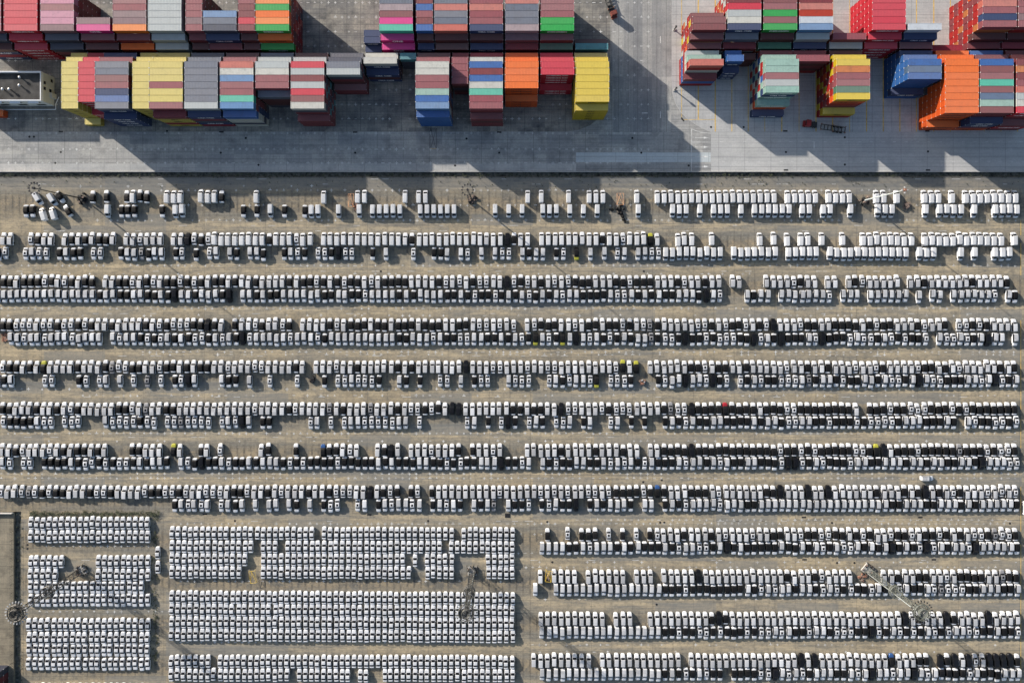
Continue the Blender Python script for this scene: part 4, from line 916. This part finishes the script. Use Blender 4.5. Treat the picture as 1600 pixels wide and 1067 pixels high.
def pole_mast(px, py, h, m, ringm, label, rad=1.75, n=12, r0=.30, lampm=None, seed=5):
    x, y = W(px, py); o = empty('pole_mast', (x, y, 0)); tag(o, label, 'light mast', 'slim light masts above row one')
    b = MB(); b.bar((0, 0, 0), (0, 0, h), r0, m, 10, r0 * .45); b.obj('pole', o)
    if n:
        b = MB(); b.ring((0, 0, h - .3), rad, .06, ringm, 24); b.bar((0, 0, h - .6), (0, 0, h + .3), .42, ringm, 10)
        for k in range(4): a = math.pi * k / 2; b.bar((0, 0, h - .3), (rad * math.cos(a), rad * math.sin(a), h - .3), .035, ringm, 3)
        b.obj('lamp_ring', o)
        for k in range(n):
            a = 2 * math.pi * k / n; q = Matrix.Rotation(a, 3, 'Z'); b = MB(); b.box(rad - .05, rad + .5, -.2, .2, h - .5, h - .2, lampm or ringm, rot=q); b.obj('floodlight', o)
    rg = random.Random(seed); cl = MB()
    for k in range(22):
        a = rg.uniform(0, 6.28); d = rg.uniform(.5, 2.1); cl.box(-.4, .3, -.3, .3, 0, rg.uniform(.3, 1.3), rg.choice([M['dsteel'], M['tarp'], M['debris']]), rot=Matrix.Rotation(rg.uniform(0, 3), 3, 'Z'), org=(d * math.cos(a), d * math.sin(a), 0))
    for k in range(5):
        a = rg.uniform(0, 6.28); cl.bar((math.cos(a) * 1.4, math.sin(a) * 1.4, .9), (math.cos(a + .3) * 3.2, math.sin(a + .3) * 3.2, .1), .05, rg.choice([M['steel'], M['debris']]), 4)
    cl.obj('base_equipment', o)
pole_mast(131, 311, 26.3, M['dsteel'], M['dlamp'], 'dark slim mast with lamp ring leaning over the askew vans of row one')
pole_mast(738, 313.5, 26.3, M['dsteel'], M['dlamp'], 'dark slim mast with lamp ring and black equipment, midway along row one', seed=8)
pole_mast(1350, 313.5, 26.3, M['lsteel'], M['rust'], 'pale slim mast leaning over three vans near the east end of row one', .7, 4, .28, M['lamp'], seed=9)
# a tall pole frame also stands by the container stacks
def barrier(px, py, w, h, m, label, rz=0.0, hh=1.3, cross_=True):
    x, y = W(px, py); o = empty('barrier_frame', (x, y, 0), rz); tag(o, label, 'barrier frame')
    b = MB(); P = [(-w / 2, -h / 2), (w / 2, -h / 2), (w / 2, h / 2), (-w / 2, h / 2)]
    for i in range(4):
        a, c = P[i], P[(i + 1) % 4]; b.bar((*a, 0), (*a, hh), .06, m); b.bar((*a, hh), (*c, hh), .055, m)
    b.obj('frame', o)
    if cross_:
        b = MB(); b.bar((*P[0], hh), (0, h / 2, hh + .3), .055, m); b.bar((*P[1], hh), (0, h / 2, hh + .3), .055, m); b.bar((*P[3], .2), (*P[1], hh * .9), .05, m); b.obj('brace', o)
    return o
def pile(px, py, rad, m, label, n=16, seed=1, hmax=1.0, cat='equipment pile', name='equipment_pile'):
    rg = random.Random(seed); x, y = W(px, py); b = MB()
    for k in range(n):
        a = rg.uniform(0, 6.28); d = rad * math.sqrt(rg.random()); s = rg.uniform(.25, .6)
        b.box(-s, s, -s * rg.uniform(.3, 1), s * .6, 0, rg.uniform(.3, hmax), rg.choice(m), rot=Matrix.Rotation(rg.uniform(0, 3), 3, 'Z'), org=(d * math.cos(a), d * math.sin(a), 0.0))
    o = b.obj(name); o.location = (x, y, 0); return tag(o, label, cat)
barrier(968.5, 312, 2.6, 4.4, M['orangebar'], 'orange barrier frame above the black tarpaulin heap in row one')
barrier(549.5, 314, 2.0, 5.0, M['orangebar'], 'faded orange frame between two white vans in row one', 0.0)
pile(553, 323, 1.5, [M['debris'], M['rust']], 'heap of reddish debris below the faded orange frame', 16, 4)
barrier(397, 899, 2.4, 4.6, M['yellowbar'], 'yellow barrier frame in the empty slots of the large sedan block', .15)
barrier(857, 898, 2.4, 4.2, M['yellowbar'], 'small yellow frame beside the stray car west of row ten', -.1)
pile(856, 902, 1.2, [M['debris'], M['dsteel']], 'dark heap at the foot of the small yellow frame', 10, 6)
pile(1418, 322, 1.4, [M['rust'], M['debris']], 'rusty red scrap heap beside the pale slim mast', 14, 7)
pile(1348, 900, 1.6, [M['debris'], M['rust']], 'reddish scrap heap below the pale lattice mast', 12, 17, .6)
pile(488.5, 594, 1.1, [M['tarp'], M['dsteel'], M['debris']], 'dark small trolley standing in an empty slot of row five', 10, 9)
pile(9, 527, 1.6, [M['debris'], M['rust']], 'rusty scrap heap at the west end of row four', 14, 10, .5)
pile(1003.5, 596, 1.1, [M['rust'], M['lamp'], M['debris']], 'red and white trolley standing in an empty slot of row five', 12, 11)
# black tarpaulin heap with arms
rg = random.Random(12); b = MB(); cx0, cy0 = W(969, 329)
for (px, py, rr, hh) in ((968, 327, 1.0, 1.6), (964, 326, .8, 1.3), (957, 328, .6, .7), (953, 327.5, .4, .5), (971, 333, .9, 1.1), (973, 338, .8, 1.2), (974, 343, .7, 1.0), (977, 346.5, .6, .6), (981, 347, .35, .4), (970, 321, .7, 1.5), (973, 320, .4, 1.0), (967, 333, .6, .8), (975, 327, .4, .9)):
    x, y = W(px, py); n = 9; i0 = None
    pts = [(x - cx0 + rr * rg.uniform(.7, 1.25) * math.cos(2 * math.pi * k / n), y - cy0 + rr * rg.uniform(.7, 1.25) * math.sin(2 * math.pi * k / n)) for k in range(n)]
    cc = (x - cx0, y - cy0, hh)
    for k in range(n): b.poly([(*pts[k], 0), (*pts[(k + 1) % n], 0), cc], M['tarp'])
o = b.obj('tarpaulin_heap'); o.location = (cx0, cy0, 0); tag(o, 'sprawling black tarpaulin heap between the vans of row one', 'tarpaulin')
# bollard posts in the east yard
for (px, py, nm) in ((1053.5, 47, 'north of the red stack'), (1054, 141.5, 'south of the red stack')):
    x, y = W(px, py); b = MB(); b.bar((0, 0, 0), (0, 0, 3.2), .22, M['hole'], 8); b.box(-.55, .55, -.4, .4, 0, .3, M['kerb']); b.box(-.3, .3, -.3, .3, 2.6, 3.3, M['dsteel'])
    o = b.obj('yard_post'); o.location = (x, y, 0); tag(o, f'dark short post at the west edge of the east yard, {nm}', 'post', 'short posts by the east yard')

# ================================================================ terminal tractors and trailers
def tractor(px, py, rz, label, cabm, chassis_len, chm):
    x, y = W(px, py); o = empty('terminal_tractor', (x, y, 0), rz); tag(o, label, 'tractor')
    b = MB(); b.box(-1.1, 1.1, -2.6, 2.6, .55, .95, M['dsteel']); b.box(-1.15, 1.15, 2.3, 2.8, .4, 1.1, cabm); b.obj('chassis', o)
    b = MB(); b.box(-1.15, 1.15, .5, 2.2, .95, 2.9, cabm); b.box(-.95, .95, .7, 2.0, 2.9, 3.0, cabm); b.obj('cab', o)
    b = MB(); b.box(-.95, .95, 2.201, 2.24, 1.7, 2.6, M['bglass']); b.obj('windshield', o)
    b = MB(); b.box(-.8, .8, .15, .35, 3.001, 3.12, M['lamp']); b.obj('light_bar', o) if False else None
    b = MB(); b.bar((0, -1.3, 1.0), (0, -1.3, 1.15), .6, M['dsteel'], 12); b.obj('coupling_plate', o)
    for yy in (1.7, -1.5):
        for sx in (-1, 1):
            b = MB(); b.bar((sx * .78, yy, .5), (sx * 1.2, yy, .5), .5, M['tyre'], 12); b.bar((sx * 1.19, yy, .5), (sx * 1.22, yy, .5), .25, M['lamp'], 10); b.obj('wheel', o)
    return o
def trailer(px, py, rz, L, label, frame):
    x, y = W(px, py); o = empty('skeletal_trailer', (x, y, 0), rz); tag(o, label, 'trailer')
    b = MB()
    for sx in (-1, 1): b.box(sx * .95 - .12, sx * .95 + .12, -L / 2, L / 2, 1.1, 1.45, frame)
    n = int(L / 1.2)
    for k in range(n + 1): yy = -L / 2 + L * k / n; b.box(-.83, .83, yy - .12, yy + .12, 1.12, 1.4, frame)
    for sx in (-1, 1):
        for yy in (-L / 2, L / 2, 0): b.box(sx * 1.08, sx * 1.08 + sx * .22 if sx > 0 else sx * 1.08, yy - .14, yy + .14, 1.1, 1.8, M['rust']) if sx > 0 else b.box(-1.3, -1.08, yy - .14, yy + .14, 1.1, 1.8, M['rust'])
    b.obj('frame', o)
    for q in (0, 1.4, 2.8):
        for sx in (-1, 1):
            b = MB(); b.bar((sx * .75, -L / 2 + 1.2 + q, .5), (sx * 1.2, -L / 2 + 1.2 + q, .5), .5, M['tyre'], 12); b.obj('wheel', o)
    return o
REDC = simple('tractor_red_paint', (0.26, 0.03, 0.03), 0.4)
tractor(1264.5, 195.5, R(84), 'dark red terminal tractor below the yellow stack in the east yard', REDC, 5, None)
trailer(1299, 202, R(82), 9.4, 'dark skeletal trailer behind the red tractor', M['dsteel'])
tractor(956, 20, R(20) + math.pi, 'brown-cabbed terminal tractor driving south in the middle aisle', simple('tractor_brown_paint', (0.20, 0.06, 0.045), 0.5), 5, None)
trailer(945.5, -7, R(20) + math.pi, 12.0, 'dark skeletal trailer trailing the brown tractor in the middle aisle', M['dsteel'])

# ================================================================ weeds along the top of the first sedan block
rg = random.Random(21); b = MB()
def tuft(px, py, s):
    x, y = W(px, py)
    for k in range(int(14 * s)):
        a = rg.uniform(0, 6.28); d = rg.uniform(0, .55) * s; ex = rg.uniform(.2, .5); zz = rg.uniform(.1, .7 * s)
        c = Vector((x + d * math.cos(a), y + d * math.sin(a), zz)); u = Vector((math.cos(a * 3), math.sin(a * 3), rg.uniform(-.4, .5))) * ex * .5; v = Vector((-math.sin(a * 3), math.cos(a * 3), rg.uniform(-.3, .3))) * ex * .3
        b.poly([tuple(c - u), tuple(c + v), tuple(c + u), tuple(c - v)], M['leaf'])
for k in range(300): tuft(rg.uniform(47, 249), 802.5 + rg.gauss(0, 2.0), rg.uniform(.5, 1.5))
for k in range(140): tuft(rg.gauss(243, 2.5), rg.uniform(803, 1040), rg.uniform(.3, .9))
for k in range(120): tuft(rg.uniform(0, 1600), 290 + rg.uniform(-9, 3), rg.uniform(.2, .5))
for k in range(700): tuft(rg.uniform(0, 1600), rg.uniform(272, 278), rg.uniform(.15, .6))
for k in range(60): tuft(27 + rg.uniform(-1, 9), rg.uniform(800, 1067), rg.uniform(.2, .5))
tag(b.obj('weeds'), kind='stuff', label='scrubby dark green weeds growing through the joints of the car park')
print('objects', len(bpy.data.objects))
